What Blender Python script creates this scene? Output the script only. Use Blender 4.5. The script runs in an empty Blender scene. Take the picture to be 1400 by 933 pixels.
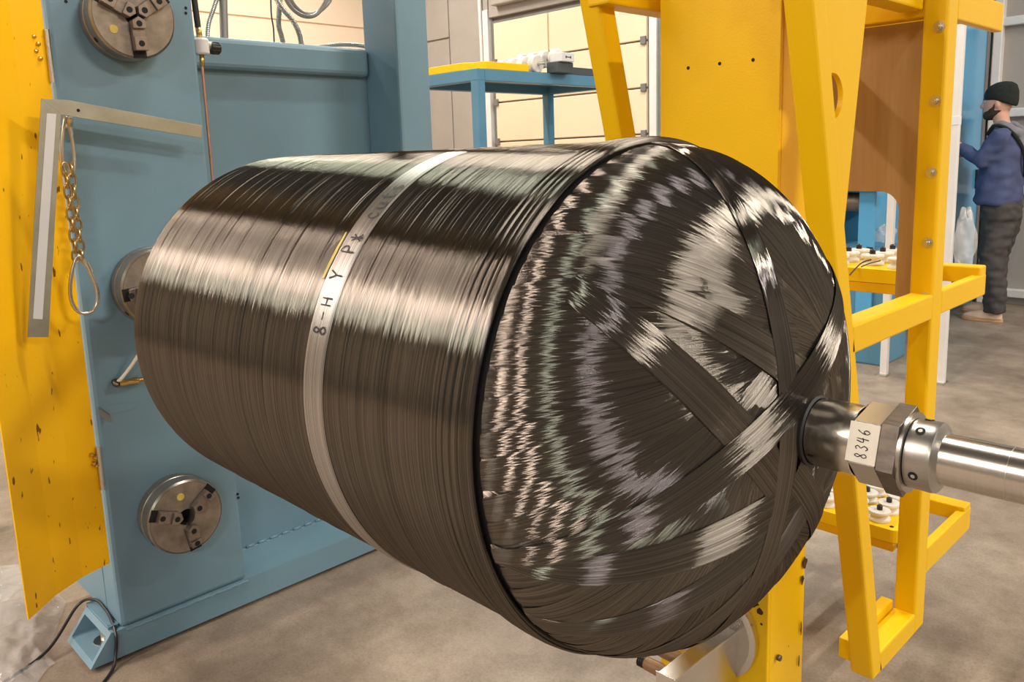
import bpy, bmesh, math, random
from mathutils import Vector, Matrix
import numpy as np

random.seed(7)
rng = np.random.default_rng(7)
SC = bpy.context.scene
COL = SC.collection
PI = math.pi

# ------------------------------------------------------------------ camera
CAM_H = 1.38
FPX, PPX, PPY = 1123.16, 700.0, 408.5          # focal length and principal point of the 1400 x 933 frame
PITCH, ROLL, YAW = 0.16954, -0.03252, 0.79709
_fw = Vector((-math.sin(YAW) * math.cos(PITCH), math.cos(YAW) * math.cos(PITCH), -math.sin(PITCH)))
_rt = Vector((math.cos(YAW), math.sin(YAW), 0))
_up = _rt.cross(_fw)
_r2 = math.cos(ROLL) * _rt + math.sin(ROLL) * _up
_u2 = -math.sin(ROLL) * _rt + math.cos(ROLL) * _up
cam_d = bpy.data.cameras.new('camera')
cam = bpy.data.objects.new('camera', cam_d)
COL.objects.link(cam)
rot = Matrix((_r2, _u2, -_fw)).transposed().to_4x4()
cam.matrix_world = Matrix.Translation((0, 0, CAM_H)) @ rot
cam_d.sensor_fit = 'HORIZONTAL'
cam_d.sensor_width = 36
cam_d.lens = FPX / 1400 * 36
cam_d.shift_y = -(466.5 - PPY) / 1400
cam_d.clip_start = 0.02
SC.camera = cam


def at(x, y, ax, val):
    """world point on the plane (axis ax = val) seen at photograph pixel x, y"""
    d = _fw * FPX + _r2 * (x - PPX) - _u2 * (y - PPY)
    c = Vector((0, 0, CAM_H))
    return c + d * ((val - c[ax]) / d[ax])


# ------------------------------------------------------------------ world, exposure, lights
W = bpy.data.worlds.new('world')
SC.world = W
W.use_nodes = True
W.node_tree.nodes['Background'].inputs[0].default_value = (0.9, 0.9, 1, 1)
W.node_tree.nodes['Background'].inputs[1].default_value = 0.0
SC.view_settings.view_transform = 'Standard'
SC.view_settings.look = 'None'
SC.view_settings.exposure = 0.3
SC.view_settings.gamma = 1.0
SC.view_settings.use_curve_mapping = False

ZC = 5.2                                        # ceiling height
PINK, GREEN, LILAC, WARM = (1.0, 0.84, 0.74), (0.88, 1.0, 0.86), (0.97, 0.90, 1.0), (1.0, 0.93, 0.84)
LAMPS = [                                       # x, y, half length, power, tint, where it hangs
    (-8.6, -7.6, 1.08, 90, WARM, 'first of the line along the peach wall'), (-8.6, -5.3, 1.08, 90, WARM, 'second of the line along the peach wall'),
    (-8.6, -3.0, 1.08, 90, WARM, 'third of the line along the peach wall'), (-8.6, 5.4, 1.08, 170, WARM, 'last of the line along the peach wall, near the cream door'),
    (-4.4, -7.6, 1.08, 120, PINK, 'first of the line above the headstock'), (-4.4, -5.3, 1.08, 120, PINK, 'second of the line above the headstock'),
    (-4.4, -3.0, 1.08, 120, PINK, 'third of the line above the headstock'), (-4.4, -1.55, 0.30, 50, PINK, 'short fourth of the line above the headstock'),
    (-4.4, 2.3, 0.50, 90, GREEN, 'fifth of the line above the headstock'), (-4.4, 5.6, 1.08, 170, WARM, 'last of the line above the headstock'),
    (-2.0, -5.0, 0.90, 260, PINK, 'first of the short line above the tank'), (-1.5, 2.3, 0.50, 80, WARM, 'second of the short line above the tank'),
    (1.7, -7.2, 1.08, 270, GREEN, 'greenish one in the front right'), (2.0, 5.6, 1.08, 260, WARM, 'above the person'),
    (5.6, -5.2, 1.08, 330, LILAC, 'first along the right wall'), (5.6, 2.0, 1.08, 430, WARM, 'second along the right wall'),
]



def sun_free_light(name, loc, sx, sy, power, col):
    l = bpy.data.lights.new(name, 'AREA')
    l.shape = 'RECTANGLE'
    l.size, l.size_y = sx, sy
    l.energy = power
    l.color = col
    o = bpy.data.objects.new(name, l)
    COL.objects.link(o)
    o.location = loc
    return o


# ------------------------------------------------------------------ materials
def mat(name, col, rough=0.5, metal=0.0, var=0.12, scale=6.0, bump=0.0, bscale=60.0, stretch=(1, 1, 1), spec=0.5,
        coat=0.0, col2=None, detail=4.0):
    m = bpy.data.materials.new(name)
    m.use_nodes = True
    nt = m.node_tree
    b = nt.nodes['Principled BSDF']
    b.inputs['Roughness'].default_value = rough
    b.inputs['Metallic'].default_value = metal
    b.inputs['Specular IOR Level'].default_value = spec
    b.inputs['Coat Weight'].default_value = coat
    tc = nt.nodes.new('ShaderNodeTexCoord')
    mp = nt.nodes.new('ShaderNodeMapping')
    mp.inputs['Scale'].default_value = stretch
    nt.links.new(tc.outputs['Object'], mp.inputs['Vector'])
    n = nt.nodes.new('ShaderNodeTexNoise')
    n.inputs['Scale'].default_value = scale
    n.inputs['Detail'].default_value = detail
    n.inputs['Roughness'].default_value = 0.6
    nt.links.new(mp.outputs['Vector'], n.inputs['Vector'])
    r = nt.nodes.new('ShaderNodeValToRGB')
    r.color_ramp.elements[0].position = 0.3
    r.color_ramp.elements[1].position = 0.7
    c2 = col2 or [min(1, c * (1 + var)) for c in col]
    c1 = [c * (1 - var) for c in col] if col2 is None else col
    r.color_ramp.elements[0].color = (*c1, 1)
    r.color_ramp.elements[1].color = (*c2, 1)
    nt.links.new(n.outputs['Fac'], r.inputs['Fac'])
    nt.links.new(r.outputs['Color'], b.inputs['Base Color'])
    if bump:
        n2 = nt.nodes.new('ShaderNodeTexNoise')
        n2.inputs['Scale'].default_value = bscale
        n2.inputs['Detail'].default_value = 3
        nt.links.new(mp.outputs['Vector'], n2.inputs['Vector'])
        bp = nt.nodes.new('ShaderNodeBump')
        bp.inputs['Strength'].default_value = bump
        bp.inputs['Distance'].default_value = 0.01
        nt.links.new(n2.outputs['Fac'], bp.inputs['Height'])
        nt.links.new(bp.outputs['Normal'], b.inputs['Normal'])
    m['bsdf'] = 1
    return m


def bsdf(m):
    return m.node_tree.nodes['Principled BSDF']


def emis(name, col, strength):
    m = bpy.data.materials.new(name)
    m.use_nodes = True
    b = bsdf(m)
    b.inputs['Emission Color'].default_value = (*col, 1)
    b.inputs['Emission Strength'].default_value = strength
    return m


def fiber_mat(name, col, across, along, line_scale, line_amt, bump=0.15, diff=0.02, fray=0.10):
    """tow of fibres: mirror-like along the fibres, reflection fanned out across them, fine lines along them"""
    m = bpy.data.materials.new(name)
    m.use_nodes = True
    nt = m.node_tree
    nt.nodes.remove(bsdf(m))
    out = nt.nodes['Material Output']
    g = nt.nodes.new('ShaderNodeBsdfAnisotropic')
    g.distribution = 'BECKMANN'
    k = math.sqrt(along / across)                # (1 + anisotropy)
    g.inputs['Anisotropy'].default_value = k - 1
    rough = math.sqrt(math.sqrt(along * across))
    la = nt.nodes.new('ShaderNodeAttribute'); la.attribute_name = 'lat'
    fa = nt.nodes.new('ShaderNodeAttribute'); fa.attribute_name = 'fib'
    nt.links.new(la.outputs['Vector'], g.inputs['Tangent'])
    mp = nt.nodes.new('ShaderNodeMapping')
    mp.inputs['Scale'].default_value = (1.6, line_scale, 7.3)
    nt.links.new(fa.outputs['Vector'], mp.inputs['Vector'])
    n = nt.nodes.new('ShaderNodeTexNoise')
    n.inputs['Scale'].default_value = 1.0
    n.inputs['Detail'].default_value = 3
    n.inputs['Roughness'].default_value = 0.7
    nt.links.new(mp.outputs['Vector'], n.inputs['Vector'])
    r = nt.nodes.new('ShaderNodeValToRGB')
    r.color_ramp.elements[0].position = 0.33
    r.color_ramp.elements[1].position = 0.66
    r.color_ramp.elements[0].color = (*[c * (1 - line_amt) for c in col], 1)
    r.color_ramp.elements[1].color = (*[min(1, c * (1 + line_amt)) for c in col], 1)
    nt.links.new(n.outputs['Fac'], r.inputs['Fac'])
    nt.links.new(r.outputs['Color'], g.inputs['Color'])
    mr = nt.nodes.new('ShaderNodeMapRange')
    mr.inputs['To Min'].default_value = rough * 0.85
    mr.inputs['To Max'].default_value = rough * 1.15
    nt.links.new(n.outputs['Fac'], mr.inputs['Value'])
    nt.links.new(mr.outputs['Result'], g.inputs['Roughness'])
    d = nt.nodes.new('ShaderNodeBsdfDiffuse')
    d.inputs['Color'].default_value = (diff, diff * .93, diff * .82, 1)
    ad = nt.nodes.new('ShaderNodeAddShader')
    nt.links.new(g.outputs[0], ad.inputs[0])
    nt.links.new(d.outputs[0], ad.inputs[1])
    nt.links.new(ad.outputs[0], out.inputs['Surface'])
    # every fibre leans a little along its own length: frays the edges of the highlights
    mp2 = nt.nodes.new('ShaderNodeMapping')
    mp2.inputs['Scale'].default_value = (5.0, line_scale * 0.7, 3.1)
    nt.links.new(fa.outputs['Vector'], mp2.inputs['Vector'])
    n2 = nt.nodes.new('ShaderNodeTexNoise')
    n2.inputs['Scale'].default_value = 1.0
    n2.inputs['Detail'].default_value = 2
    n2.inputs['Roughness'].default_value = 0.75
    nt.links.new(mp2.outputs['Vector'], n2.inputs['Vector'])
    sb = nt.nodes.new('ShaderNodeMath'); sb.operation = 'MULTIPLY_ADD'
    sb.inputs[1].default_value = fray * 2
    sb.inputs[2].default_value = -fray
    nt.links.new(n2.outputs['Fac'], sb.inputs[0])
    ge = nt.nodes.new('ShaderNodeNewGeometry')
    cr = nt.nodes.new('ShaderNodeVectorMath'); cr.operation = 'CROSS_PRODUCT'
    nt.links.new(ge.outputs['Normal'], cr.inputs[0])
    nt.links.new(la.outputs['Vector'], cr.inputs[1])
    sc = nt.nodes.new('ShaderNodeVectorMath'); sc.operation = 'SCALE'
    nt.links.new(cr.outputs['Vector'], sc.inputs[0])
    nt.links.new(sb.outputs[0], sc.inputs['Scale'])
    av = nt.nodes.new('ShaderNodeVectorMath'); av.operation = 'ADD'
    nt.links.new(sc.outputs['Vector'], av.inputs[1])
    nm = nt.nodes.new('ShaderNodeVectorMath'); nm.operation = 'NORMALIZE'
    nt.links.new(av.outputs['Vector'], nm.inputs[0])
    bp = nt.nodes.new('ShaderNodeBump')
    bp.inputs['Strength'].default_value = bump
    bp.inputs['Distance'].default_value = 0.0012
    nt.links.new(n.outputs['Fac'], bp.inputs['Height'])
    nt.links.new(bp.outputs['Normal'], av.inputs[0])
    nt.links.new(nm.outputs['Vector'], g.inputs['Normal'])
    return m


M = {}
M['yellow'] = mat('yellow_paint', (0.80, 0.465, 0.0006), 0.40, spec=0.3, var=0.03, scale=3, bump=0.05, bscale=220)
M['yellow_door'] = mat('yellow_guard_paint', (1.0, 0.54, 0.0005), 0.42, spec=0.3, var=0.03, scale=3)
M['yellow_tray'] = mat('yellow_tray_paint', (0.88, 0.57, 0.001), 0.38, spec=0.3, var=0.03)
M['blue'] = mat('blue_paint', (0.150, 0.262, 0.330), 0.38, var=0.07, scale=2.5, bump=0.03, bscale=150)
M['blue_table'] = mat('blue_table_paint', (0.085, 0.24, 0.36), 0.35, var=0.05)
M['blue_gloss'] = mat('blue_glossy', (0.09, 0.36, 0.62), 0.15, var=0.08, scale=2)
M['blue_dark'] = mat('blue_dark', (0.05, 0.17, 0.27), 0.3, var=0.15, scale=4)
M['steel'] = mat('steel', (0.42, 0.40, 0.365), 0.34, 1.0, var=0.08, scale=20, stretch=(1, 8, 8))
M['steel_brush'] = mat('brushed_shaft_steel', (0.60, 0.57, 0.52), 0.22, 1.0, var=0.06, scale=30, stretch=(20, 1, 1))
M['steel_dark'] = mat('dark_steel', (0.16, 0.14, 0.12), 0.38, 1.0, var=0.3, scale=40, stretch=(1, 6, 1))
M['chuck'] = mat('chuck_iron', (0.25, 0.21, 0.165), 0.45, 0.5, var=0.25, scale=25, bump=0.04)
M['chuck_rim'] = mat('chuck_rim_iron', (0.27, 0.25, 0.225), 0.36, 0.75, var=0.2, scale=18)
M['jaw'] = mat('jaw_steel', (0.24, 0.20, 0.17), 0.36, 0.7, var=0.25, scale=30)
M['alu'] = mat('aluminium', (0.66, 0.63, 0.58), 0.25, 1.0, var=0.06, scale=12)
M['zinc'] = mat('zinc', (0.62, 0.60, 0.55), 0.28, 1.0, var=0.1, scale=60)
M['zinc_yellow'] = mat('yellow_zinc', (0.55, 0.42, 0.20), 0.3, 1.0, var=0.2, scale=60)
M['brass'] = mat('brass', (0.70, 0.47, 0.16), 0.28, 1.0, var=0.15, scale=50)
M['copper'] = mat('copper', (0.62, 0.33, 0.22), 0.35, 0.9, var=0.1, scale=30)
M['black'] = mat('black_plastic', (0.014, 0.013, 0.013), 0.4, var=0.2)
M['hole'] = mat('dark_hole', (0.004, 0.004, 0.004), 0.8, var=0.1)
M['white_plastic'] = mat('white_plastic', (0.70, 0.66, 0.59), 0.38, var=0.04)
M['white_hose'] = mat('white_hose', (0.72, 0.68, 0.58), 0.45, var=0.05)
M['paper'] = mat('paper_tape', (0.78, 0.72, 0.60), 0.6, var=0.04, scale=40)
M['ink'] = mat('black_ink', (0.012, 0.010, 0.012), 0.6, var=0.1)
M['ply'] = mat('plywood', (0.33, 0.185, 0.062), 0.5, scale=3.0, stretch=(9, 9, 0.7), col2=(0.46, 0.275, 0.105))
M['wall_grey'] = mat('grey_wall', (0.36, 0.32, 0.285), 0.7, var=0.06, scale=2, bump=0.05, bscale=40)
M['wall_cream'] = mat('cream_door', (0.80, 0.64, 0.44), 0.55, var=0.03, scale=1.5)
M['wall_peach'] = mat('peach_wall', (0.86, 0.68, 0.50), 0.6, var=0.03, scale=1.5)
M['wall_plain'] = mat('plain_wall', (0.16, 0.145, 0.13), 0.8, var=0.05, scale=1)
M['ceiling'] = mat('ceiling_paint', (0.13, 0.125, 0.12), 0.9, var=0.05, scale=1)
M['frame_grey'] = mat('grey_frame', (0.20, 0.19, 0.18), 0.5, 0.3, var=0.1)
M['white_frame'] = mat('white_frame', (0.75, 0.72, 0.69), 0.35, 0.1, var=0.04)
M['conduit'] = mat('grey_conduit', (0.34, 0.31, 0.28), 0.42, 0.6, var=0.1)
M['flex'] = mat('flex_conduit', (0.55, 0.52, 0.48), 0.35, 0.8, var=0.1)
M['square'] = mat('square_steel', (0.36, 0.34, 0.26), 0.42, 0.65, var=0.12, scale=15)
M['square_white'] = mat('square_scale', (0.66, 0.65, 0.63), 0.4, 0.2, var=0.04)
M['darkbox'] = mat('dark_grey_box', (0.06, 0.07, 0.075), 0.5, var=0.1)
M['brown'] = mat('brown_bobbin', (0.22, 0.11, 0.045), 0.45, var=0.15, scale=30)
M['rust'] = mat('rust_chip', (0.05, 0.022, 0.010), 0.8, var=0.4, scale=60)
M['grease'] = mat('grease_fleck', (0.10, 0.045, 0.003), 0.6, var=0.3, scale=60)
M['rubber'] = mat('rubber', (0.02, 0.02, 0.02), 0.7)
M['plug'] = mat('yellow_plug', (0.60, 0.46, 0.10), 0.6, var=0.15, scale=50)
M['skin'] = mat('skin', (0.62, 0.34, 0.24), 0.55, var=0.06, scale=20)
M['navy'] = mat('navy_fleece', (0.060, 0.078, 0.165), 0.9, var=0.18, scale=14, bump=0.4, bscale=18)
M['hood'] = mat('grey_hood_cloth', (0.20, 0.20, 0.22), 0.9, var=0.15, scale=20)
M['trouser'] = mat('charcoal_trousers', (0.055, 0.048, 0.044), 0.85, var=0.25, scale=14, bump=0.5, bscale=16)
M['beanie'] = mat('black_beanie_knit', (0.012, 0.016, 0.013), 0.95, var=0.3, scale=60, bump=0.3, bscale=90)
M['hair'] = mat('dark_beard', (0.045, 0.028, 0.020), 0.9, var=0.3, scale=80)
M['shoe'] = mat('tan_shoe', (0.62, 0.43, 0.30), 0.6, var=0.06)
M['sole'] = mat('gum_sole', (0.52, 0.30, 0.14), 0.6, var=0.05)
M['pink'] = mat('red_cloth', (0.42, 0.06, 0.09), 0.8, var=0.2)
M['lampbody'] = mat('lamp_body', (0.7, 0.7, 0.7), 0.4, var=0.02)

M['carbon_hoop'] = fiber_mat('carbon_hoop', (0.135, 0.121, 0.102), 0.60, 0.024, 480, 0.5, 0.12, diff=0.006)
M['carbon_dome'] = fiber_mat('carbon_dome', (0.125, 0.112, 0.096), 0.85, 0.012, 560, 0.55, 0.05, diff=0.010, fray=0.16)
M['carbon_dark'] = mat('near_black_carbon', (0.010, 0.009, 0.008), 0.6, var=0.1)  # plain near-black carbon for the dome liner and boss ring
M['glass_tow'] = fiber_mat('glass_tow', (0.30, 0.28, 0.26), 0.6, 0.10, 900, 0.8, 0.25, diff=0.07)


def concrete():
    m = bpy.data.materials.new('concrete')
    m.use_nodes = True
    nt = m.node_tree
    b = bsdf(m)
    tc = nt.nodes.new('ShaderNodeTexCoord')

    def noise(s, d, rgh=0.6):
        n = nt.nodes.new('ShaderNodeTexNoise')
        n.inputs['Scale'].default_value = s
        n.inputs['Detail'].default_value = d
        n.inputs['Roughness'].default_value = rgh
        nt.links.new(tc.outputs['Object'], n.inputs['Vector'])
        return n

    def ramp(n, p0, c0, p1, c1):
        r = nt.nodes.new('ShaderNodeValToRGB')
        r.color_ramp.elements[0].position = p0
        r.color_ramp.elements[1].position = p1
        r.color_ramp.elements[0].color = (*c0, 1)
        r.color_ramp.elements[1].color = (*c1, 1)
        nt.links.new(n.outputs['Fac'], r.inputs['Fac'])
        return r

    def mix(a, bb, f, mode='MULTIPLY'):
        x = nt.nodes.new('ShaderNodeMix')
        x.data_type = 'RGBA'
        x.blend_type = mode
        x.inputs['Factor'].default_value = f
        nt.links.new(a, x.inputs['A'])
        nt.links.new(bb, x.inputs['B'])
        return x.outputs['Result']
    big = ramp(noise(1.3, 6), 0.3, (0.185, 0.138, 0.098), 0.72, (0.37, 0.300, 0.232))
    mid = ramp(noise(7, 10, 0.75), 0.38, (0.64, 0.60, 0.56), 0.60, (1, 1, 1))
    fine = ramp(noise(120, 5, 0.8), 0.34, (0.5, 0.47, 0.45), 0.56, (1.08, 1.08, 1.08))
    c = mix(big.outputs['Color'], mid.outputs['Color'], 0.75)
    c = mix(c, fine.outputs['Color'], 0.5)
    nt.links.new(c, b.inputs['Base Color'])
    rr = ramp(noise(4, 5), 0.3, (0.34,) * 3, 0.7, (0.6,) * 3)
    nt.links.new(rr.outputs['Color'], b.inputs['Roughness'])
    bp = nt.nodes.new('ShaderNodeBump')
    bp.inputs['Strength'].default_value = 0.12
    bp.inputs['Distance'].default_value = 0.01
    nt.links.new(noise(30, 6).outputs['Fac'], bp.inputs['Height'])
    nt.links.new(bp.outputs['Normal'], b.inputs['Normal'])
    return m


M['concrete'] = concrete()


def plastic_film():
    m = bpy.data.materials.new('clear_film')
    m.use_nodes = True
    nt = m.node_tree
    b = bsdf(m)
    b.inputs['Base Color'].default_value = (0.80, 0.79, 0.77, 1)
    b.inputs['Roughness'].default_value = 0.12
    b.inputs['Alpha'].default_value = 0.30
    b.inputs['Specular IOR Level'].default_value = 1.0
    tc = nt.nodes.new('ShaderNodeTexCoord')
    n = nt.nodes.new('ShaderNodeTexNoise')
    n.inputs['Scale'].default_value = 14
    n.inputs['Detail'].default_value = 5
    nt.links.new(tc.outputs['Object'], n.inputs['Vector'])
    bp = nt.nodes.new('ShaderNodeBump')
    bp.inputs['Strength'].default_value = 0.8
    bp.inputs['Distance'].default_value = 0.03
    nt.links.new(n.outputs['Fac'], bp.inputs['Height'])
    nt.links.new(bp.outputs['Normal'], b.inputs['Normal'])
    return m


M['film'] = plastic_film()


# ------------------------------------------------------------------ mesh helpers
class MB:
    def __init__(s):
        s.v, s.f, s.sm = [], [], []

    def add(s, verts, faces, smooth=False):
        k = len(s.v)
        s.v += [tuple(p) for p in verts]
        s.f += [tuple(i + k for i in f) for f in faces]
        s.sm += [smooth] * len(faces)
        return s

    def bm(s, bm, smooth=False):
        bm.verts.index_update()
        s.add([v.co[:] for v in bm.verts], [[v.index for v in f.verts] for f in bm.faces], smooth)
        bm.free()
        return s

    def box(s, x0, x1, y0, y1, z0, z1, bev=0.0, seg=2):
        bm = bmesh.new()
        bmesh.ops.create_cube(bm, size=1)
        for v in bm.verts:
            v.co = Vector(((x0 + x1) / 2 + v.co.x * abs(x1 - x0), (y0 + y1) / 2 + v.co.y * abs(y1 - y0),
                           (z0 + z1) / 2 + v.co.z * abs(z1 - z0)))
        if bev:
            bmesh.ops.bevel(bm, geom=bm.edges[:], offset=bev, segments=seg, affect='EDGES', profile=0.5)
        return s.bm(bm)

    def obox(s, a, b, w, h, up=(0, 0, 1), bev=0.0):
        """bar from a to b, width w across, height h along up"""
        a, b = Vector(a), Vector(b)
        d = (b - a).normalized()
        u = Vector(up)
        side = d.cross(u).normalized()
        u = side.cross(d).normalized()
        bm = bmesh.new()
        bmesh.ops.create_cube(bm, size=1)
        L = (b - a).length
        c = (a + b) / 2
        for v in bm.verts:
            p = v.co.copy()
            v.co = c + d * (p.x * L) + side * (p.y * w) + u * (p.z * h)
        if bev:
            bmesh.ops.bevel(bm, geom=bm.edges[:], offset=bev, segments=2, affect='EDGES', profile=0.5)
        bmesh.ops.recalc_face_normals(bm, faces=bm.faces[:])
        return s.bm(bm)

    def prism(s, pts, n0, n1=None, off=None, bev=0.0, smooth=False):
        """polygon pts (3d) extruded by vector off"""
        bm = bmesh.new()
        vs = [bm.verts.new(p) for p in pts]
        f = bm.faces.new(vs)
        r = bmesh.ops.extrude_face_region(bm, geom=[f])
        nv = [g for g in r['geom'] if isinstance(g, bmesh.types.BMVert)]
        for v in nv:
            v.co += Vector(off)
        bmesh.ops.recalc_face_normals(bm, faces=bm.faces[:])
        if bev:
            bmesh.ops.bevel(bm, geom=bm.edges[:], offset=bev, segments=2, affect='EDGES', profile=0.5)
        return s.bm(bm, smooth)

    def lathe(s, prof, o, axis='x', n=48, a0=0.0, a1=2 * PI, smooth=True, cap=True):
        """prof: list of (along, radius)"""
        full = abs(a1 - a0 - 2 * PI) < 1e-6
        nn = n if full else n + 1
        vs = []
        for (t, r) in prof:
            for k in range(nn):
                a = a0 + (a1 - a0) * k / n
                c, q = r * math.cos(a), r * math.sin(a)
                if axis == 'x':
                    p = (o[0] + t, o[1] + c, o[2] + q)
                elif axis == 'y':
                    p = (o[0] + q, o[1] + t, o[2] + c)
                else:
                    p = (o[0] + c, o[1] + q, o[2] + t)
                vs.append(p)
        fs = []
        for i in range(len(prof) - 1):
            for k in range(nn if full else nn - 1):
                k2 = (k + 1) % nn
                fs.append((i * nn + k, i * nn + k2, (i + 1) * nn + k2, (i + 1) * nn + k))
        s.add(vs, [f[::-1] for f in fs], smooth)
        if cap and full:
            if prof[0][1] > 1e-5:
                s.add([], [], False)
                base = len(s.v) - len(vs)
                s.f.append(tuple(base + k for k in range(nn))); s.sm.append(False)
            if prof[-1][1] > 1e-5:
                base = len(s.v) - nn
                s.f.append(tuple(base + k for k in range(nn))[::-1]); s.sm.append(False)
        return s

    def cyl(s, a, b, r, n=20, r2=None, bev=0.0):
        a, b = Vector(a), Vector(b)
        d = (b - a)
        L = d.length
        d.normalize()
        u = d.orthogonal().normalized()
        w = d.cross(u)
        r2 = r if r2 is None else r2
        prof = [(0, r), (L, r2)] if not bev else [(0, r - bev), (bev, r), (L - bev, r2), (L, r2 - bev)]
        k = len(s.v)
        for (t, rr) in prof:
            for i in range(n):
                an = 2 * PI * i / n
                s.v.append(tuple(a + d * t + u * (rr * math.cos(an)) + w * (rr * math.sin(an))))
        for j in range(len(prof) - 1):
            for i in range(n):
                i2 = (i + 1) % n
                s.f.append((k + j * n + i, k + j * n + i2, k + (j + 1) * n + i2, k + (j + 1) * n + i)); s.sm.append(True)
        s.f.append(tuple(k + i for i in range(n))[::-1]); s.sm.append(False)
        e = k + (len(prof) - 1) * n
        s.f.append(tuple(e + i for i in range(n))); s.sm.append(False)
        return s

    def tube(s, pts, r, n=10, closed=False, ribs=0.0):
        pts = [Vector(p) for p in pts]
        m = len(pts)
        k = len(s.v)
        u = None
        for i, p in enumerate(pts):
            if closed:
                d = pts[(i + 1) % m] - pts[i - 1]
            else:
                d = pts[min(i + 1, m - 1)] - pts[max(i - 1, 0)]
            d.normalize()
            u = d.orthogonal().normalized() if u is None else (u - d * u.dot(d)).normalized()
            w = d.cross(u)
            rr = r[i] if isinstance(r, (list, tuple)) else r
            if ribs:
                rr = rr * (1 + ribs * (1 if i % 2 else -1))
            for j in range(n):
                a = 2 * PI * j / n
                s.v.append(tuple(p + u * (rr * math.cos(a)) + w * (rr * math.sin(a))))
        for i in range(m if closed else m - 1):
            i2 = (i + 1) % m
            for j in range(n):
                j2 = (j + 1) % n
                s.f.append((k + i * n + j, k + i * n + j2, k + i2 * n + j2, k + i2 * n + j)); s.sm.append(True)
        if not closed:
            s.f.append(tuple(k + j for j in range(n))[::-1]); s.sm.append(False)
            e = k + (m - 1) * n
            s.f.append(tuple(e + j for j in range(n))); s.sm.append(False)
        return s

    def mesh(s, name):
        me = bpy.data.meshes.new(name)
        me.from_pydata(s.v, [], s.f)
        me.polygons.foreach_set('use_smooth', s.sm)
        me.update()
        me.set_sharp_from_angle(angle=math.radians(38))
        me.polygons.foreach_set('use_smooth', s.sm)
        return me

    def build(s, name, m, parent=None, label=None):
        return obj(name, s.mesh(name), m, parent, label)


def obj(name, me, m, parent=None, label=None):
    if m is not None:
        me.materials.clear()
        me.materials.append(M[m] if isinstance(m, str) else m)
    o = bpy.data.objects.new(name, me)
    COL.objects.link(o)
    if parent is not None:
        join(o, parent)
    if label:
        o['label'] = label
    return o


def wloc(o):
    p = Vector(o.location)
    while o.parent:
        o = o.parent
        p += Vector(o.location)
    return p


def join(o, parent):
    """parent o (built in world coordinates) under parent; only translations are used"""
    o.parent = parent
    o.matrix_parent_inverse = Matrix.Translation(-total(parent))


def total(o):
    t = Vector(o.location)
    if o.parent:
        t = o.parent_total + t if hasattr(o, 'parent_total') else Vector(o.matrix_parent_inverse.translation) + t + total(o.parent)
    return t


def tag(o, label, cat, group=None):
    o['label'] = label
    o['category'] = cat
    if group:
        o['group'] = group
    return o


def thing(name, label, cat, loc=(0, 0, 0), group=None):
    e = bpy.data.objects.new(name, None)
    e.empty_display_size = 0.1
    COL.objects.link(e)
    e.location = loc
    return tag(e, label, cat, group)


def struct(o):
    o['kind'] = 'structure'
    return o


def copy_tree(o, parent=None, loc=None):
    c = o.copy()
    COL.objects.link(c)
    if loc is not None:
        c.location = loc
    if parent is not None:
        c.parent = parent
    for ch in o.children:
        copy_tree(ch, c)
    return c


def curve_pts(ctrl, n=12):
    """Catmull-Rom through ctrl"""
    P = [Vector(p) for p in ctrl]
    P = [P[0] * 2 - P[1]] + P + [P[-1] * 2 - P[-2]]
    out = []
    for i in range(1, len(P) - 2):
        for k in range(n):
            t = k / n
            a, b, c, d = P[i - 1], P[i], P[i + 1], P[i + 2]
            out.append(0.5 * ((2 * b) + (c - a) * t + (2 * a - 5 * b + 4 * c - d) * t * t + (3 * b - a - 3 * c + d) * t ** 3))
    out.append(P[-2])
    return out


# ------------------------------------------------------------------ room shell
XL, XR, YF, YB = -11.0, 7.5, -9.5, 8.0
struct(MB().box(XL - .1, XR + .1, YF - .1, YB + .1, -0.1, 0).build('floor', 'concrete'))
struct(MB().box(XL - .1, XR + .1, YF - .1, YB + .1, ZC, ZC + .1).build('ceiling', 'ceiling'))
struct(MB().box(XR, XR + .1, YF, YB, 0, ZC).build('wall_right', 'wall_plain'))
struct(MB().box(XL, XR, YF - .1, YF, 0, ZC).build('wall_front', 'wall_plain'))
wl = struct(MB().box(XL - .1, XL, YF, YB, 0, ZC).build('wall_left', 'wall_peach'))
for z0, z1 in ((0.42, 1.42), (1.42, 2.42), (2.42, 3.425), (3.425, 4.42), (4.42, 5.2)):
    MB().box(XL - 0.005, XL + .03, 2.0, YB - 0.01, z0 + .012, z1 - .012, 0.006).build('wall_panel', 'wall_peach', wl)
wb = struct(MB().box(XL, XR, YB, YB + .1, 0, ZC).build('wall_back', 'wall_grey'))
for x0, x1 in ((-10.98, -9.27), (-9.27, -8.44)):
    for z0, z1 in ((0.02, 1.20), (1.20, 3.10), (3.10, 5.1)):
        if x0 == -9.27 and z0 > 1:
            if z0 > 2:
                continue
            z1 = 5.1
        MB().box(x0 + .012, x1 - .012, YB - .03, YB + .005, z0 + .012, z1 - .012, 0.006).build('wall_panel', 'wall_grey', wb)
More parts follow.
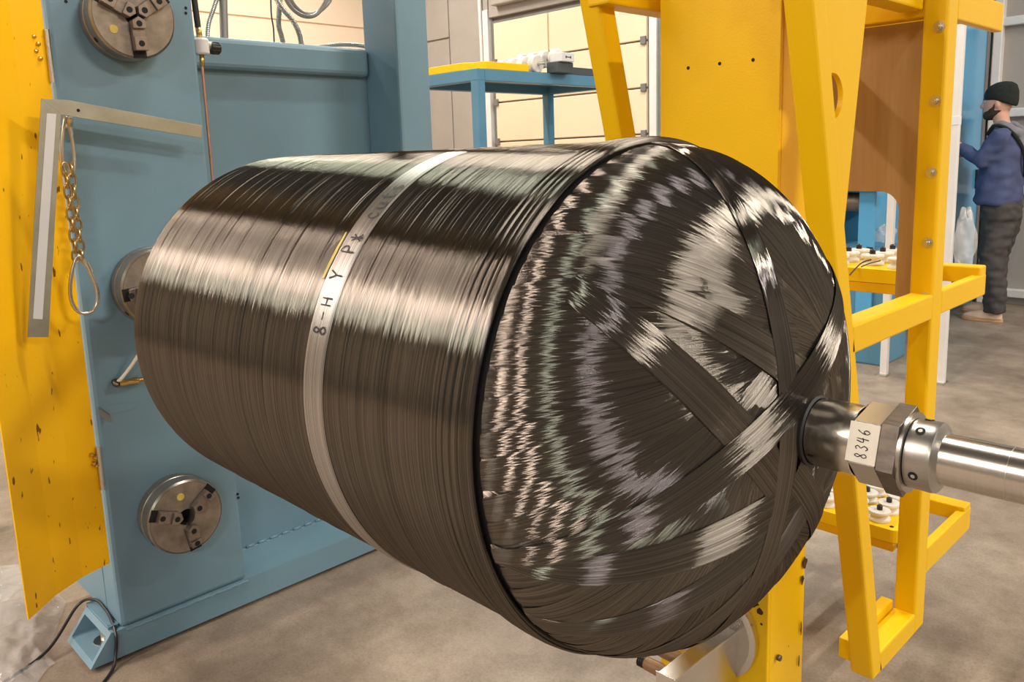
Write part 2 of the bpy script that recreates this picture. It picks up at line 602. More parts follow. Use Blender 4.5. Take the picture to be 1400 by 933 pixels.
# sectional overhead door
d1 = struct(MB().box(-8.36, -5.74, YB - .05, YB - .002, 0.0, 3.2).build('door_1', 'frame_grey'))
zz = 3.17
while zz > 0.3:
    z0 = zz - 0.523
    for x0, x1 in ((-8.30, -7.30), (-7.30, -5.78)):
        MB().box(x0 + .01, x1 - .01, YB - .085, YB - .045, z0 + .012, zz - .008, 0.008).build('door_panel', 'wall_cream', d1)
    for x in (-8.27, -7.30, -5.82):
        MB().box(x - .035, x + .035, YB - .115, YB - .08, z0 - .04, z0 + .05, 0.006).build('hinge', 'frame_grey', d1)
    zz = z0
for x in (-8.42, -5.68):
    MB().box(x - .05, x + .05, YB - .12, YB - .01, 0, 3.35, 0.01).build('track', 'white_frame', d1)
struct(MB().box(-5.62, -5.40, YB - .10, YB - .002, 0, 5.1, 0.01).build('trim_1', 'frame_grey'))
t2 = struct(MB().box(-8.36, -5.62, YB - .10, YB - .002, 3.24, 5.0, 0.01).build('trim_2', 'wall_grey'))
MB().box(-8.2, -5.7, YB - .22, YB - .10, 3.36, 4.6, 0.02).build('header_box', 'wall_grey', t2)
MB().tube([(-8.55, YB - .06, 0.1), (-8.56, YB - .06, 2.9), (-8.60, YB - .06, 5.0)], 0.028, 10).build('conduit', 'white_frame', t2)
# framed partition on the right of the back wall
pw = struct(MB().box(-3.0, 2.0, YB - .06, YB - .002, 0.0, 3.6).build('wall_partition', 'wall_grey'))
for z in (0.10, 0.98, 1.62, 2.36):
    MB().box(-3.0, 2.0, YB - .12, YB - .05, z - .035, z + .035, 0.008).build('rail', 'white_frame', pw)
for x in (-2.19, -0.6, 1.0):
    MB().box(x - .035, x + .035, YB - .13, YB - .05, 0.0, 3.6, 0.008).build('rail_post', 'white_frame', pw)

# ------------------------------------------------------------------ ceiling lamps
n_l = 0
ROWN = ['first', 'second', 'third', 'fourth', 'fifth', 'sixth', 'seventh']
for (x, y, hl, pw_, tint, where) in LAMPS:
    t = thing('ceiling_lamp', f'long white ceiling lamp, {where}', 'lamp', (x, y, ZC - .16), 'ceiling lamps')
    MB().box(x - .14, x + .14, y - hl - .04, y + hl + .04, ZC - .14, ZC - .04, 0.02).build('housing', 'lampbody', t)
    MB().cyl((x, y - hl * .7, ZC - .05), (x, y - hl * .7, ZC), 0.012).build('hanger', 'zinc', t)
    MB().cyl((x, y + hl * .7, ZC - .05), (x, y + hl * .7, ZC), 0.012).build('hanger', 'zinc', t)
    l = sun_free_light('lamp_light', (x, y, ZC - .15), 0.16, 2 * hl, pw_, tint)
    join(l, t)

# ------------------------------------------------------------------ winding machine headstock
XP = -2.336
HT_COL = 0.0965
hs = thing('winding_headstock', 'blue painted steel headstock with three chucks behind the black tank', 'machine', (XP - .1, 1.2, 0))
MB().box(XP - 0.50, XP, 0.686, 1.068, HT_COL, 2.6, 0.012).build('chuck_column', 'blue', hs)
# base tube with a slanted open end
prof = [(0.595, 0.006), (0.66, 0.092)]
bt = MB()
HT, BT = 0.096, 0.013
y_end = 2.10
wth = 0.014
ringo = [(XP - .205, BT), (XP + .002, BT), (XP + .002, HT), (XP - .205, HT)]
ringi = [(XP - .205 + wth, BT + wth), (XP + .002 - wth, BT + wth), (XP + .002 - wth, HT - wth), (XP - .205 + wth, HT - wth)]
bv = []
for (yy_, slope) in ((0.595, 0.76), (y_end, 0.0)):
    for ring in (ringo, ringi):
        bv += [(x, yy_ + (z - BT) * slope, z) for x, z in ring]
bf = []
for i in range(4):
    j = (i + 1) % 4
    bf += [(i, j, 8 + j, 8 + i), (4 + i, 12 + i, 12 + j, 4 + j), (i, 4 + i, 4 + j, j), (8 + i, 8 + j, 12 + j, 12 + i)]
bt.add(bv, bf)
bt.build('base_tube', 'blue', hs)
MB().box(XP - .19, XP - .02, 0.725, 0.735, BT + wth, HT - wth).build('tube_inner_shade', 'hole', hs)  # black sheet added inside the open tube, painting its inner shade
ab = MB().cyl((XP - .10, 0.672, 0.01), (XP - .10, 0.672, 0.075), 0.016, 6).build('anchor_bolt', 'zinc', hs)
MB().cyl((XP - .10, 0.672, 0.022), (XP - .10, 0.672, 0.030), 0.034, 20).build('washer', 'zinc', ab)
MB().obox((XP - .20, 0.672, 0.100), (XP - .02, 0.672, 0.100), 0.02, 0.012, bev=0.004).build('weld_seam', 'blue', hs)
MB().tube([(XP + .003, 0.70 + i * .012, 0.088 + random.uniform(-.0015, .0015)) for i in range(32)], [0.0035 + random.uniform(-.001, .001) for i in range(32)], 6).build('weld_seam', 'blue', hs)
MB().box(XP - .56, XP - .19, 1.06, 1.78, HT - 0.02, HT + .002, 0.003).build('base_ledge', 'blue', hs)
MB().box(XP - .56, XP - .195, 1.06, 1.78, HT + .003, 1.70, 0.0).build('back_panel', 'blue', hs)
MB().box(XP - .30, XP - .163, 1.06, 1.772, 1.680, 1.778, 0.018, 3).build('top_beam', 'blue', hs)
MB().box(XP - .198, XP, 1.774, 1.912, HT + .001, 2.6, 0.010).build('rear_column', 'blue', hs)
MB().box(XP - .19, XP - .08, 1.912, 1.935, HT - .02, 1.62, 0.004).build('column_flange', 'blue_table', hs)
MB().box(XP - .62, XP - .10, 0.684, 0.690, 0.105, 0.9, 0.002).build('side_plate', 'blue', hs)
for (x, y) in ((254, 11), (254, 18), (90, 2)):
    p = at(x, y, 0, XP)
    MB().cyl(p + Vector((-.002, 0, 0)), p + Vector((.0008, 0, 0)), 0.0042, 10).build('screw_hole', 'hole', hs)
for (x, y) in ((325, 676), (326, 681)):
    p = at(x, y, 0, XP)
    MB().cyl(p + Vector((-.002, 0, 0)), p + Vector((.0008, 0, 0)), 0.004, 10).build('screw_hole', 'hole', hs)
for k in range(9):
    p = Vector((XP - .194, 1.12 + k * .045, HT + .004))
    MB().tube([p, p + Vector((0, .03, 0))], 0.005, 6).build('weld_bead', 'blue', hs)

# three jaw chucks
YC, ZC_AX = 0.868, 1.063


def chuck(name, label, zc, rot_deg, open_gap, x0=XP, R=0.108, T=0.088, plug_a=None, group='three jaw chucks on the headstock'):
    x0 = x0 + .001
    t = thing(name, label, 'chuck', (x0, YC, zc), group)
    o = (x0, YC, zc)
    rim = MB().lathe([(0, R * .97), (0.010, R), (0.036, R), (0.038, R * .985), (0.042, R * .985), (0.044, R), (T - .006, R), (T, R - .005)], o, n=64, cap=False)
    rim.build('rim', 'chuck_rim', t)
    MB().lathe([(T - .004, R - .0045), (T, R - .006), (T, 0.024), (T - .04, 0.024)], o, n=64, cap=False).build('face', 'chuck', t)
    MB().lathe([(T - .035, 0.0245), (T - .03, 0.0)], o, n=24, cap=False).build('bore', 'hole', t)
    for k in range(3):
        a = math.radians(rot_deg + 120 * k)
        rad = Vector((0, math.cos(a), math.sin(a)))
        tan = Vector((0, -math.sin(a), math.cos(a)))
        ex = Vector((1, 0, 0))
        O = Vector(o)

        def P(r, s, h):
            return O + rad * r + tan * s + ex * h
        MB().prism([P(0.03, -.017, T + .0007), P(R - .003, -.017, T + .0007), P(R - .003, .017, T + .0007), P(0.03, .017, T + .0007)], 0, off=(-.004, 0, 0)).build('jaw_slot', 'hole', t)
        j = MB()
        hw = 0.0165
        g = open_gap
        poly = [P(g, 0, T), P(g + .010, hw, T), P(R - .020, hw, T), P(R - .020, -hw, T), P(g + .010, -hw, T)]
        j.prism(poly, 0, off=(.016, 0, 0), bev=0.0015)
        pl = [P(g, 0, T + .016), P(g + .010, hw, T + .016), P(g + .030, hw, T + .016), P(g + .030, -hw, T + .016), P(g + .010, -hw, T + .016)]
        j.prism(pl, 0, off=(.010, 0, 0), bev=0.0015)
        j.prism([P(g + .050, -hw, T + .016), P(g + .050, hw, T + .016), P(R - .020, hw, T + .016), P(R - .020, -hw, T + .016)], 0, off=(.007, 0, 0), bev=0.0015)
        jo = j.build('jaw', 'jaw', t)
        for (rr, hh) in ((g + .018, T + .0262), ((g + .050 + R - .020) / 2, T + .0232)):
            MB().cyl(P(rr, 0, hh - .004), P(rr, 0, hh + .0004), 0.0078, 14).build('bolt_hole', 'hole', jo)
    if plug_a is not None:
        a = math.radians(plug_a)
        p = Vector(o) + Vector((T, 0.066 * math.cos(a), 0.066 * math.sin(a)))
        MB().cyl(p, p + Vector((.0015, 0, 0)), 0.0105, 18).build('plug', 'plug', t)
    a = math.radians(215)
    p = Vector(o) + Vector((0.055, R * math.cos(a), R * math.sin(a)))
    MB().cyl(p, p + Vector((0, math.cos(a), math.sin(a))) * .0012, 0.007, 14).build('key_socket', 'hole', t)
    return t


chuck('lathe_chuck', 'upper round steel chuck with three jaws closed, above the framing square', 1.772, 33, 0.004, plug_a=214)
chuck('lathe_chuck', 'middle steel chuck half hidden by the far end of the black tank', ZC_AX, 65, 0.045)
chuck('lathe_chuck', 'lower round steel chuck with three open jaws near the base of the blue headstock', 0.398, 40, 0.020, plug_a=100)

# ------------------------------------------------------------------ wound tank
R0, XA, XB = 0.334, -1.515, -0.615
RD, LD = 0.3285, 0.209
AX = (0.0, YC, ZC_AX)
tank = thing('fiber_wound_tank', 'large black carbon fibre wound tank with rounded end, held between chucks', 'tank', ((XA + XB) / 2, YC, ZC_AX - R0))


def with_attrs(me, lat, fib):
    a = me.attributes.new('lat', 'FLOAT_VECTOR', 'POINT')
    a.data.foreach_set('vector', np.asarray(lat, dtype=np.float32).ravel())
    a = me.attributes.new('fib', 'FLOAT_VECTOR', 'POINT')
    a.data.foreach_set('vector', np.asarray(fib, dtype=np.float32).ravel())


def grid_mesh(name, P, closed_u=False, smooth=True):
    """P: array (n, m, 3)"""
    n, m, _ = P.shape
    idx = np.arange(n * m).reshape(n, m)
    a = idx[:-1]
    b = idx[1:]
    if closed_u:
        q = np.stack([a, np.roll(a, -1, 1), np.roll(b, -1, 1), b], -1).reshape(-1, 4)
    else:
        q = np.stack([a[:, :-1], a[:, 1:], b[:, 1:], b[:, :-1]], -1).reshape(-1, 4)
    me = bpy.data.meshes.new(name)
    me.from_pydata(P.reshape(-1, 3).tolist(), [], q.tolist())
    if smooth:
        me.polygons.foreach_set('use_smooth', [True] * len(me.polygons))
    me.update()
    return me


def lathe_fib(name, xs, rs, m, n=200, parent=None, jitter=0.0):
    a = np.linspace(0, 2 * PI, n, endpoint=False)
    xs = np.asarray(xs); rs = np.asarray(rs)
    P = np.zeros((len(xs), n, 3))
    dx = 0.0
    if jitter:
        ph = rng.uniform(0, 6.28, 4)
        dx = jitter * (np.sin(a + ph[0]) + .5 * np.sin(2 * a + ph[1]))[None, :]
    P[:, :, 0] = xs[:, None] + dx
    P[:, :, 1] = YC + rs[:, None] * np.cos(a)
    P[:, :, 2] = ZC_AX + rs[:, None] * np.sin(a)
    me = grid_mesh(name, P, True)
    lat = np.zeros_like(P)
    g = np.gradient(rs, xs) if len(xs) > 2 else np.zeros(len(xs))
    lat[:, :, 0] = 1
    fib = np.zeros_like(P)
    fib[:, :, 0] = (a * R0)[None, :]
    fib[:, :, 1] = xs[:, None]
    with_attrs(me, lat.reshape(-1, 3), fib.reshape(-1, 3))
    return obj(name, me, m, parent)


# hoop winding: every tow is a small ridge round the tank
xs, rs = [], []
th = np.linspace(1.45, 0.02, 26)
for t in th:                                    # far dome
    xs.append(XA - LD * math.sin(t)); rs.append(R0 * math.cos(t))
x = XA
pitch = 0.0023
while x < XB - 0.004:
    h = random.uniform(-.00035, .00025) + (0.0010 if random.random() < .02 else 0) - (0.0012 if random.random() < .05 else 0)
    f = 1.0
    if x > XB - 0.075:                          # heavier last hoops
        h += 0.0032 * min(1, (x - XB + .075) / .05) + random.uniform(-.0008, .0008)
    w = pitch * random.uniform(.75, 1.5)
    xs += [x + w * .12, x + w * .5, x + w * .88]
    rs += [R0 + h - .00022, R0 + h + .00008, R0 + h - .00022]
    x += w
xs += [XB - .002, XB, XB - .0005, XB - .006]
rs += [R0 + .0030, R0 + .0012, R0 - .003, R0 - .008]
hoop = lathe_fib('hoop_winding', xs, rs, 'carbon_hoop', 220, tank)
# separate loops of tow that stand proud near the edge
for k, (xx, rr, hh) in enumerate(((XB - .004, R0 + .0035, .0042), (XB - .013, R0 + .0046, .0036), (XB - .024, R0 + .0046, .0034), (XB - .034, R0 + .0044, .003), (XB - .047, R0 + .0036, .003))):
    q = np.linspace(0, 2 * PI, 13)
    lathe_fib('edge_tow', xx + hh * .9 * np.cos(q), rr - .002 + .0022 * np.sin(q), 'carbon_hoop', 160, tank, 0.0012)

# dome base below the bands
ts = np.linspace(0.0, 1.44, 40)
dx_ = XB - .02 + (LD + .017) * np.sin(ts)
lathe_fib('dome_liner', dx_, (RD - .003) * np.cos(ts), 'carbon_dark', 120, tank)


def dome_x(r):
    return XB + LD * np.sqrt(np.maximum(0, 1 - (r / RD) ** 2))


def band(name, r0c, width, a0, lift, m='carbon_dome', nl=9, tilt=0.0, rmax=.9993, side='both', npt=46, seed=0, rise=0.0, crown=0.0002, wave=0.00022):
    """tow band wound along geodesics of the dome, tangent to the polar boss at angle a0"""
    rows = []
    wl_, wp, wsh = random.uniform(.075, .12), random.uniform(0, 6.28), random.uniform(1.0, 2.6)
    for k in range(nl):
        q = k / (nl - 1) - .5
        r0 = r0c + width * q
        rm = RD * rmax
        wmax = math.sqrt(rm * rm - r0 * r0)
        u = np.linspace(0, 1, npt)
        w = wmax * (1 - (1 - u) ** 1.7)
        r = np.sqrt(r0 * r0 + w * w)
        x = dome_x(r)
        ds = np.hypot(np.diff(r), np.diff(x))
        dr = np.maximum(np.diff(r), 1e-9)
        rmid = .5 * (r[1:] + r[:-1])
        dphi = r0 / rmid ** 2 * (ds / dr) * np.diff(w)
        dphi[0] = r0 / rmid[0] ** 2 * np.diff(w)[0]
        phi = np.concatenate([[0], np.cumsum(dphi)])
        if side == 'both':
            rr = np.concatenate([r[::-1], r[1:]])
            pp = np.concatenate([-phi[::-1], phi[1:]])
        elif side == 'plus':
            rr, pp = r, phi
        else:
            rr, pp = r, -phi
        a = a0 + pp
        xx = dome_x(rr)
        # outward normal of the ellipse
        nr = rr / RD ** 2
        nx = (xx - XB) / LD ** 2
        nn = np.hypot(nr, nx)
        nr, nx = nr / nn, nx / nn
        sgn = np.tanh(np.concatenate([-w[::-1], w[1:]]) / .03) if side == 'both' else 1.0
        h = lift + rise * sgn + tilt * width * q + crown * (1 - (2 * q) ** 2)
        sw = np.concatenate([-w[::-1], w[1:]]) if side == 'both' else w
        h = h + wave * np.sin(2 * PI * sw / wl_ + wp + wsh * q)
        if abs(q) > .499:
            h -= .0005
        rr2, xx2 = rr + nr * h, xx + nx * h
        rows.append(np.stack([xx2, YC + rr2 * np.cos(a), ZC_AX + rr2 * np.sin(a)], -1))
    P = np.stack(rows, 0)                       # (nl, npts, 3)
    dalong = np.gradient(P, axis=1)
    dalong /= np.linalg.norm(dalong, axis=-1, keepdims=True) + 1e-12
    dac = np.gradient(P, axis=0)
    lat = dac - (dac * dalong).sum(-1, keepdims=True) * dalong
    lat /= np.linalg.norm(lat, axis=-1, keepdims=True) + 1e-12
    seglen = np.concatenate([np.zeros((nl, 1)), np.cumsum(np.linalg.norm(np.diff(P, axis=1), axis=-1), 1)], 1)
    fib = np.zeros_like(P)
    fib[..., 0] = seglen
    fib[..., 1] = (np.linspace(-.5, .5, nl) * width)[:, None] * (0.6 + 0.4)
    fib[..., 2] = seed * 1.37 + 0.31
    me = grid_mesh(name, P)
    with_attrs(me, lat.reshape(-1, 3), fib.reshape(-1, 3))
    return obj(name, me, m, tank)


def layer(nb, r0, width, base, rise, tilt, seed):
    """one closed layer of bands; the outgoing half of each lies over the incoming half of its neighbours"""
    for i in range(nb):
        a0 = 2 * PI * (i + random.uniform(-.12, .12)) / nb
        band('fiber_band', r0 + random.uniform(-.002, .002), width * random.uniform(.9, 1.15), a0, base + random.uniform(0, .0004), nl=7,
             tilt=tilt + random.uniform(-.012, .012), seed=seed + i, rise=rise)


layer(40, 0.062, 0.042, -0.0018, 0.0006, 0.02, 0)
layer(64, 0.094, 0.052, -0.0004, 0.0010, 0.022, 200)
RADS = math.radians
# the last bands on top, as they lie in the photograph
for (r0_, w_, a_, lf_, sd_, rm_, nl_) in (
        (.070, .060, 300, .0021, 'minus', .9993, 13), (.066, .055, 322, .0023, 'minus', .9993, 11), (.062, .056, 281, .0026, 'minus', .9993, 13),
        (.040, .056, 57, .0024, 'plus', .935, 13), (.078, .046, 223, .0028, 'minus', .945, 11), (.055, .042, 228, .0029, 'plus', .9993, 9),
        (.053, .036, 178, .0033, 'both', .9993, 9), (.057, .045, 114, .0039, 'both', .9993, 11)):
    band('fiber_band', r0_, w_, RADS(a_), lf_, nl=nl_, side=sd_, rmax=rm_, seed=300 + a_, wave=.00015)

# glass tape round the middle with handwriting
TX0, TX1 = -0.946, -0.899
aa = np.linspace(RADS(102), RADS(302), 110)     # seen side, from the top round to below
tp_x = np.linspace(TX0, TX1, 15)
P = np.zeros((15, 110, 3))
for i, xx in enumerate(tp_x):
    q = i / 14 - .5
    r_ = R0 + .0022 - (.0018 if i in (0, 14) else 0) + random.uniform(-.0002, .0002)
    wob = .0016 * np.sin(aa * 5 + 1) * 1.0
    P[i, :, 0] = xx + wob
    P[i, :, 1] = YC + r_ * np.cos(aa)
    P[i, :, 2] = ZC_AX + r_ * np.sin(aa)
me = grid_mesh('glass_tape', P[:, ::-1])
lat = np.zeros_like(P); lat[..., 0] = 1
fib = np.zeros_like(P); fib[..., 0] = (aa[::-1] * R0)[None, :]; fib[..., 1] = tp_x[:, None]; fib[..., 2] = 3
with_attrs(me, lat.reshape(-1, 3), fib.reshape(-1, 3))
tape = obj('glass_tape', me, 'glass_tow', tank, 'translucent whitish glass fibre strip with black handwriting')

GLYPH = {
    '8': [[(.5, .5), (.25, .72), (.45, .98), (.7, .8), (.5, .5), (.2, .25), (.45, 0), (.8, .2), (.5, .5)]],
    '3': [[(.2, .9), (.55, 1), (.75, .8), (.45, .55), (.8, .3), (.5, 0), (.15, .15)]],
    '4': [[(.35, 1), (.15, .45), (.85, .5)], [(.7, 1), (.6, 0)]],
    '6': [[(.75, 1), (.3, .6), (.2, .2), (.5, 0), (.8, .25), (.55, .5), (.25, .3)]],
    '-': [[(.15, .5), (.85, .5)]],
    '1': [[(.5, 1), (.5, 0)]],
    'H': [[(.2, .9), (.2, .1)], [(.8, .9), (.8, .1)], [(.2, .5), (.8, .5)]],
    'J': [[(.2, .95), (.9, .95)], [(.6, .95), (.6, .2), (.4, 0), (.15, .2)]],
    'Y': [[(.1, 1), (.45, .55), (.85, 1)], [(.45, .55), (.4, 0)]],
    'P': [[(.2, 0), (.25, 1), (.7, .95), (.75, .6), (.25, .5)]],
    'x': [[(.1, .7), (.8, 0)], [(.8, .7), (.1, 0)], [(.45, .9), (.45, -.1)]],
    'c': [[(.8, .6), (.45, .7), (.15, .35), (.45, 0), (.85, .12)]],
    'u': [[(.15, .65), (.2, .1), (.5, 0), (.75, .2), (.8, .65), (.85, 0)]],
    't': [[(.5, 1), (.45, .1), (.75, 0)], [(.15, .65), (.85, .65)]],
    's': [[(.75, .62), (.4, .7), (.25, .5), (.7, .25), (.55, 0), (.15, .08)]],
    ' ': [],
}


def ink_text(name, text, fmap, adv, h, wdt, parent, m='ink', thick=0.0004):
    """strokes as thin ribbons; fmap(u, v) -> point, normal"""
    for i, ch in enumerate(text):
        mb = MB()
        for st in GLYPH[ch]:
            pts = [(p.x, p.y) for p in curve_pts([(a, b, 0) for a, b in st], 5)] if len(st) > 2 else [st[0], ((st[0][0] + st[1][0]) / 2, (st[0][1] + st[1][1]) / 2), st[1]]
            pts = [((i + a * .8) * adv, b * h) for a, b in pts]
            L, Rr = [], []
            for k, (a, b) in enumerate(pts):
                a2, b2 = pts[min(k + 1, len(pts) - 1)]
                a1, b1 = pts[max(k - 1, 0)]
                d = Vector((a2 - a1, b2 - b1)).normalized()
                w = wdt * random.uniform(.7, 1.2)
                L.append(fmap(a - d.y * w / 2, b + d.x * w / 2))
                Rr.append(fmap(a + d.y * w / 2, b - d.x * w / 2))
            k0 = len(L)
            mb.add(L + Rr, [(j, j + 1, k0 + j + 1, k0 + j) for j in range(k0 - 1)])
        if mb.v:
            mb.build(name, m, parent)


def tape_map(u, v):
    a = RADS(163) - u / R0                      # runs upwards
    r_ = R0 + .0032
    return (TX0 + .041 - v, YC + r_ * math.cos(a), ZC_AX + r_ * math.sin(a))


ink_text('handwritten_letter', '8-H Y Px cuts', tape_map, 0.0188, 0.028, 0.0025, tape)
MB().add([(TX0 - .004, YC + (R0 + .0026) * math.cos(RADS(a)), ZC_AX + (R0 + .0026) * math.sin(RADS(a))) for a in (150, 146, 142, 138)] +
         [(TX0 + w, YC + (R0 + .0034) * math.cos(RADS(a)), ZC_AX + (R0 + .0034) * math.sin(RADS(a))) for a, w in ((150, .0015), (146, .004), (142, .003), (138, .0))],
         [(0, 1, 5, 4), (1, 2, 6, 5), (2, 3, 7, 6)]).build('yellow_patch', 'plug', tape)

# boss on the near dome with its flats and paper label
boss = MB().lathe([(-.02, .030), (0, .0365), (0.004, .0375), (0.010, .0375), (0.012, .039), (0.0535, .039), (0.054, .0385)], (-.402, YC, ZC_AX), n=64, cap=False).build('polar_boss', 'steel_brush', tank)
MB().lathe([(0, .0405), (.004, .041), (.006, .0385)], (-.4045, YC, ZC_AX), n=64, cap=False).build('boss_ring', 'carbon_dark', tank)


def hexring(x0, x1, rc, n=8, ph=0.0, ch=0.003):
    mb = MB()
    prof = [(x0, rc - ch), (x0 + ch, rc), (x1 - ch * .3, rc), (x1, rc - ch * .3)]
    for k, (x, r) in enumerate(prof):
        for i in range(n):
            a = ph + 2 * PI * i / n
            mb.v.append((x, YC + r * math.cos(a), ZC_AX + r * math.sin(a)))
    for k in range(len(prof) - 1):
        for i in range(n):
            i2 = (i + 1) % n
            mb.f.append((k * n + i, (k + 1) * n + i, (k + 1) * n + i2, k * n + i2)); mb.sm.append(False)
    mb.f.append(tuple(range(n))); mb.sm.append(False)
    mb.f.append(tuple((len(prof) - 1) * n + i for i in range(n))[::-1]); mb.sm.append(False)
    return mb


HEXP = RADS(180 - 17)                            # a flat that faces the camera
hexring(-.349, -.317, .0445, 6, HEXP + PI / 6, 0.004).build('boss_flats', 'steel_brush', tank)
# label wraps over the flat facing the camera
fr = .0445 * math.cos(PI / 6) + .0006
ndir = Vector((0, math.cos(HEXP), math.sin(HEXP)))
tdir = Vector((0, math.sin(HEXP), -math.cos(HEXP)))
lc = Vector((0, YC, ZC_AX)) + ndir * fr


def lab(u, v, lift=0.0):
    """u upwards along the flat, v towards the tank"""
    return tuple(lc + tdir * u + Vector((-.333 - v, 0, 0)) + ndir * lift)


lb = MB()
lb.prism([lab(-.021, -.0155), lab(.021, -.0155), lab(.021, .0155), lab(-.021, .0155)], 0, off=ndir * .0005)
label_o = lb.build('paper_label', 'paper', tank, 'cream paper label with the handwritten number')
ink_text('handwritten_digit', '8346', lambda u, v: lab(u - .0165, v - .006, .0009), 0.0082, 0.0125, 0.0011, label_o)

# shaft, nut and collar
sh = thing('mandrel_shaft', 'polished steel shaft with dark nut and collar at the tank boss', 'shaft', (-.1, YC, ZC_AX - .03))
MB().lathe([(-.33, .0265), (.35, .0265)], (0, YC, ZC_AX), n=64).build('rod', 'steel_brush', sh)
MB().lathe([(0, .0268), (.0006, .0268)], (-.204, YC, ZC_AX), n=64).build('scribed_line', 'zinc', sh)
hexring(-.3168, -.2985, .0485, 6, HEXP + PI / 6, 0.001).build('hex_nut', 'steel_dark', sh)
MB().lathe([(-.2985, .0425), (-.2945, .0425)], (0, YC, ZC_AX), n=48).build('nut_washer', 'steel', sh)
cl = MB().lathe([(-.2942, .034), (-.2936, .0362), (-.272, .0370), (-.2685, .0362), (-.267, .034), (-.2655, .029), (-.264, .0268)], (0, YC, ZC_AX), n=64).build('shaft_collar', 'steel', sh)
for a in (200, 122, 80):
    d = Vector((0, math.cos(RADS(a)), math.sin(RADS(a))))
    p = Vector((-.283, YC, ZC_AX)) + d * .0368
    MB().cyl(p - d * .002, p + d * .0004, 0.0048, 16).build('set_screw_hole', 'hole', cl)
    MB().cyl(p - d * .002, p + d * .0007, 0.0022, 8).build('set_screw', 'zinc', cl)
# far shaft into the middle chuck
fs = thing('far_shaft', 'steel stub shaft between the tank and the middle chuck', 'shaft', (-1.95, YC, ZC_AX - .03))
MB().lathe([(-2.27, .030), (-1.70, .030)], (0, YC, ZC_AX), n=40).build('rod', 'steel', fs)
MB().lathe([(-1.74, .045), (-1.69, .045)], (0, YC, ZC_AX), n=40).build('boss', 'steel', fs)

# ------------------------------------------------------------------ delivery carriage (yellow)
car = thing('delivery_carriage', 'yellow steel carriage frame with tall column and slanting legs behind the tank', 'frame', (-.946, 1.85, 0))
CX0, CX1, CY0, CY1 = -1.093, -0.806, 1.545, 1.72
MB().box(CX0 + .004, CX1 - .004, CY0 + .012, CY1, 0.0, 2.6, 0.004).build('column', 'yellow', car)
MB().box(CX0, CX1 - .003, CY0, CY0 + .010, 0.02, 2.6, 0.0025).build('column_front_plate', 'yellow', car)
for (x, y) in ((941, 93), (984, 87), (1029.6, 82)):
    p = at(x, y, 1, CY0)
    MB().cyl(p + Vector((0, .003, 0)), p + Vector((0, -.0006, 0)), 0.0038, 12).build('screw_hole', 'hole', car)
for (x, y, w, h) in ((1028, 824, .020, .016), (1039, 836, .010, .010), (1041, 854, .004, .004), (1012, 826, .008, .008)):
    p = at(x, y, 1, CY0)
    n = 11
    MB().prism([p + Vector((w * math.cos(2 * PI * i / n) * random.uniform(.5, 1), 0, h * math.sin(2 * PI * i / n) * random.uniform(.5, 1))) for i in range(n)], 0, off=(0, -.0006, 0)).build('paint_chip', 'rust', car)
for (x, y, w, h) in ((1100, 770, .014, .018), (1097, 793, .008, .016), (1095, 860, .004, .02), (1092, 905, .003, .02), (1078, 884, .002, .002)):
    p = at(x, y, 0, CX1)
    n = 11
    MB().prism([p + Vector((0, w * math.cos(2 * PI * i / n) * random.uniform(.5, 1), h * math.sin(2 * PI * i / n) * random.uniform(.5, 1))) for i in range(n)], 0, off=(.0008, 0, 0)).build('paint_chip', 'rust', car)
p = at(1063, 899, 0, CX1)
MB().cyl(p, p + Vector((.008, 0, 0)), 0.007, 6).build('column_bolt', 'steel_dark', car)


def yl(z):                                       # front face of a slanting leg
    return 1.424 + (1.633 - z) * 0.2739


for (xa, xb) in ((-.744, -.689), (-1.203, -1.153)):
    right = xa > -.9
    MB().prism([(xa, yl(2.6), 2.6), (xa, yl(2.6) + .057, 2.6), (xa, yl(.119) + .057, .119), (xa, yl(.119), .119)], 0, off=(xb - xa, 0, 0), bev=0.006).build('slanting_leg', 'yellow', car)
    MB().box(xa, xb, 2.10, 2.168, 0.119, 2.6, 0.006).build('post', 'yellow', car)
    MB().box(xa, xb, yl(.15) + .045, 2.104, 0.119, 0.176, 0.005).build('foot_bar', 'yellow', car)
    MB().box(xa, xb, yl(.99) + .045, 2.104, 0.958, 1.020, 0.005).build('side_bar', 'yellow', car)
    MB().box(*((-.80, -.745) if right else (-1.178, -1.122)), yl(1.70) + (.02 if right else -.004), 2.104, 1.690, 1.762, 0.005).build('side_bar', 'yellow', car)
    for (z0, z1) in ((.266, .337), (.962, 1.022), (1.667, 1.739)):
        MB().box(xb - .024, xb, 2.165, 2.515, z0, z1, 0.004).build('bracket_bar', 'yellow', car)
for (z0, z1, x0, x1) in ((.305, .349, -.80, -.690), (1.0, 1.046, -.80, -.690), (.240, .268, -1.2, -.80), (.980, 1.008, -1.2, -.80), (1.70, 1.739, -1.2, -.69)):
    MB().box(x0, x1, 2.46, 2.5145, z0, z1, 0.004).build('cross_bar', 'yellow', car)
MB().box(-1.153, -.744, 2.112, 2.164, 1.676, 1.738, 0.004).build('cross_bar', 'yellow', car)
MB().box(-1.153, -.744, 1.60, 1.66, 1.70, 1.738, 0.004).build('cross_bar', 'yellow', car)
MB().box(-.776, -.7448, 1.839, 2.10, .144, .198, 0.004).build('inner_bar', 'yellow', car)
for z1 in (.2685, 1.0085):
    MB().box(-1.150, -.815, 2.275, 2.33, z1 - .028, z1, 0.003).build('tray_rail', 'yellow', car)
    for xx in (-1.140, -.845):
        MB().box(xx, xx + .03, 2.30, 2.50, z1 - .028, z1 - .001, 0.003).build('tray_rail', 'yellow', car)

# gusset plate with a round hole
hc, hr = (1.548, 1.475), 0.043
outer = [(1.455, 1.80), (1.715, 1.80), (1.686, 1.665), (1.617, 1.22), (1.55, 1.22), (1.49, 1.40)]


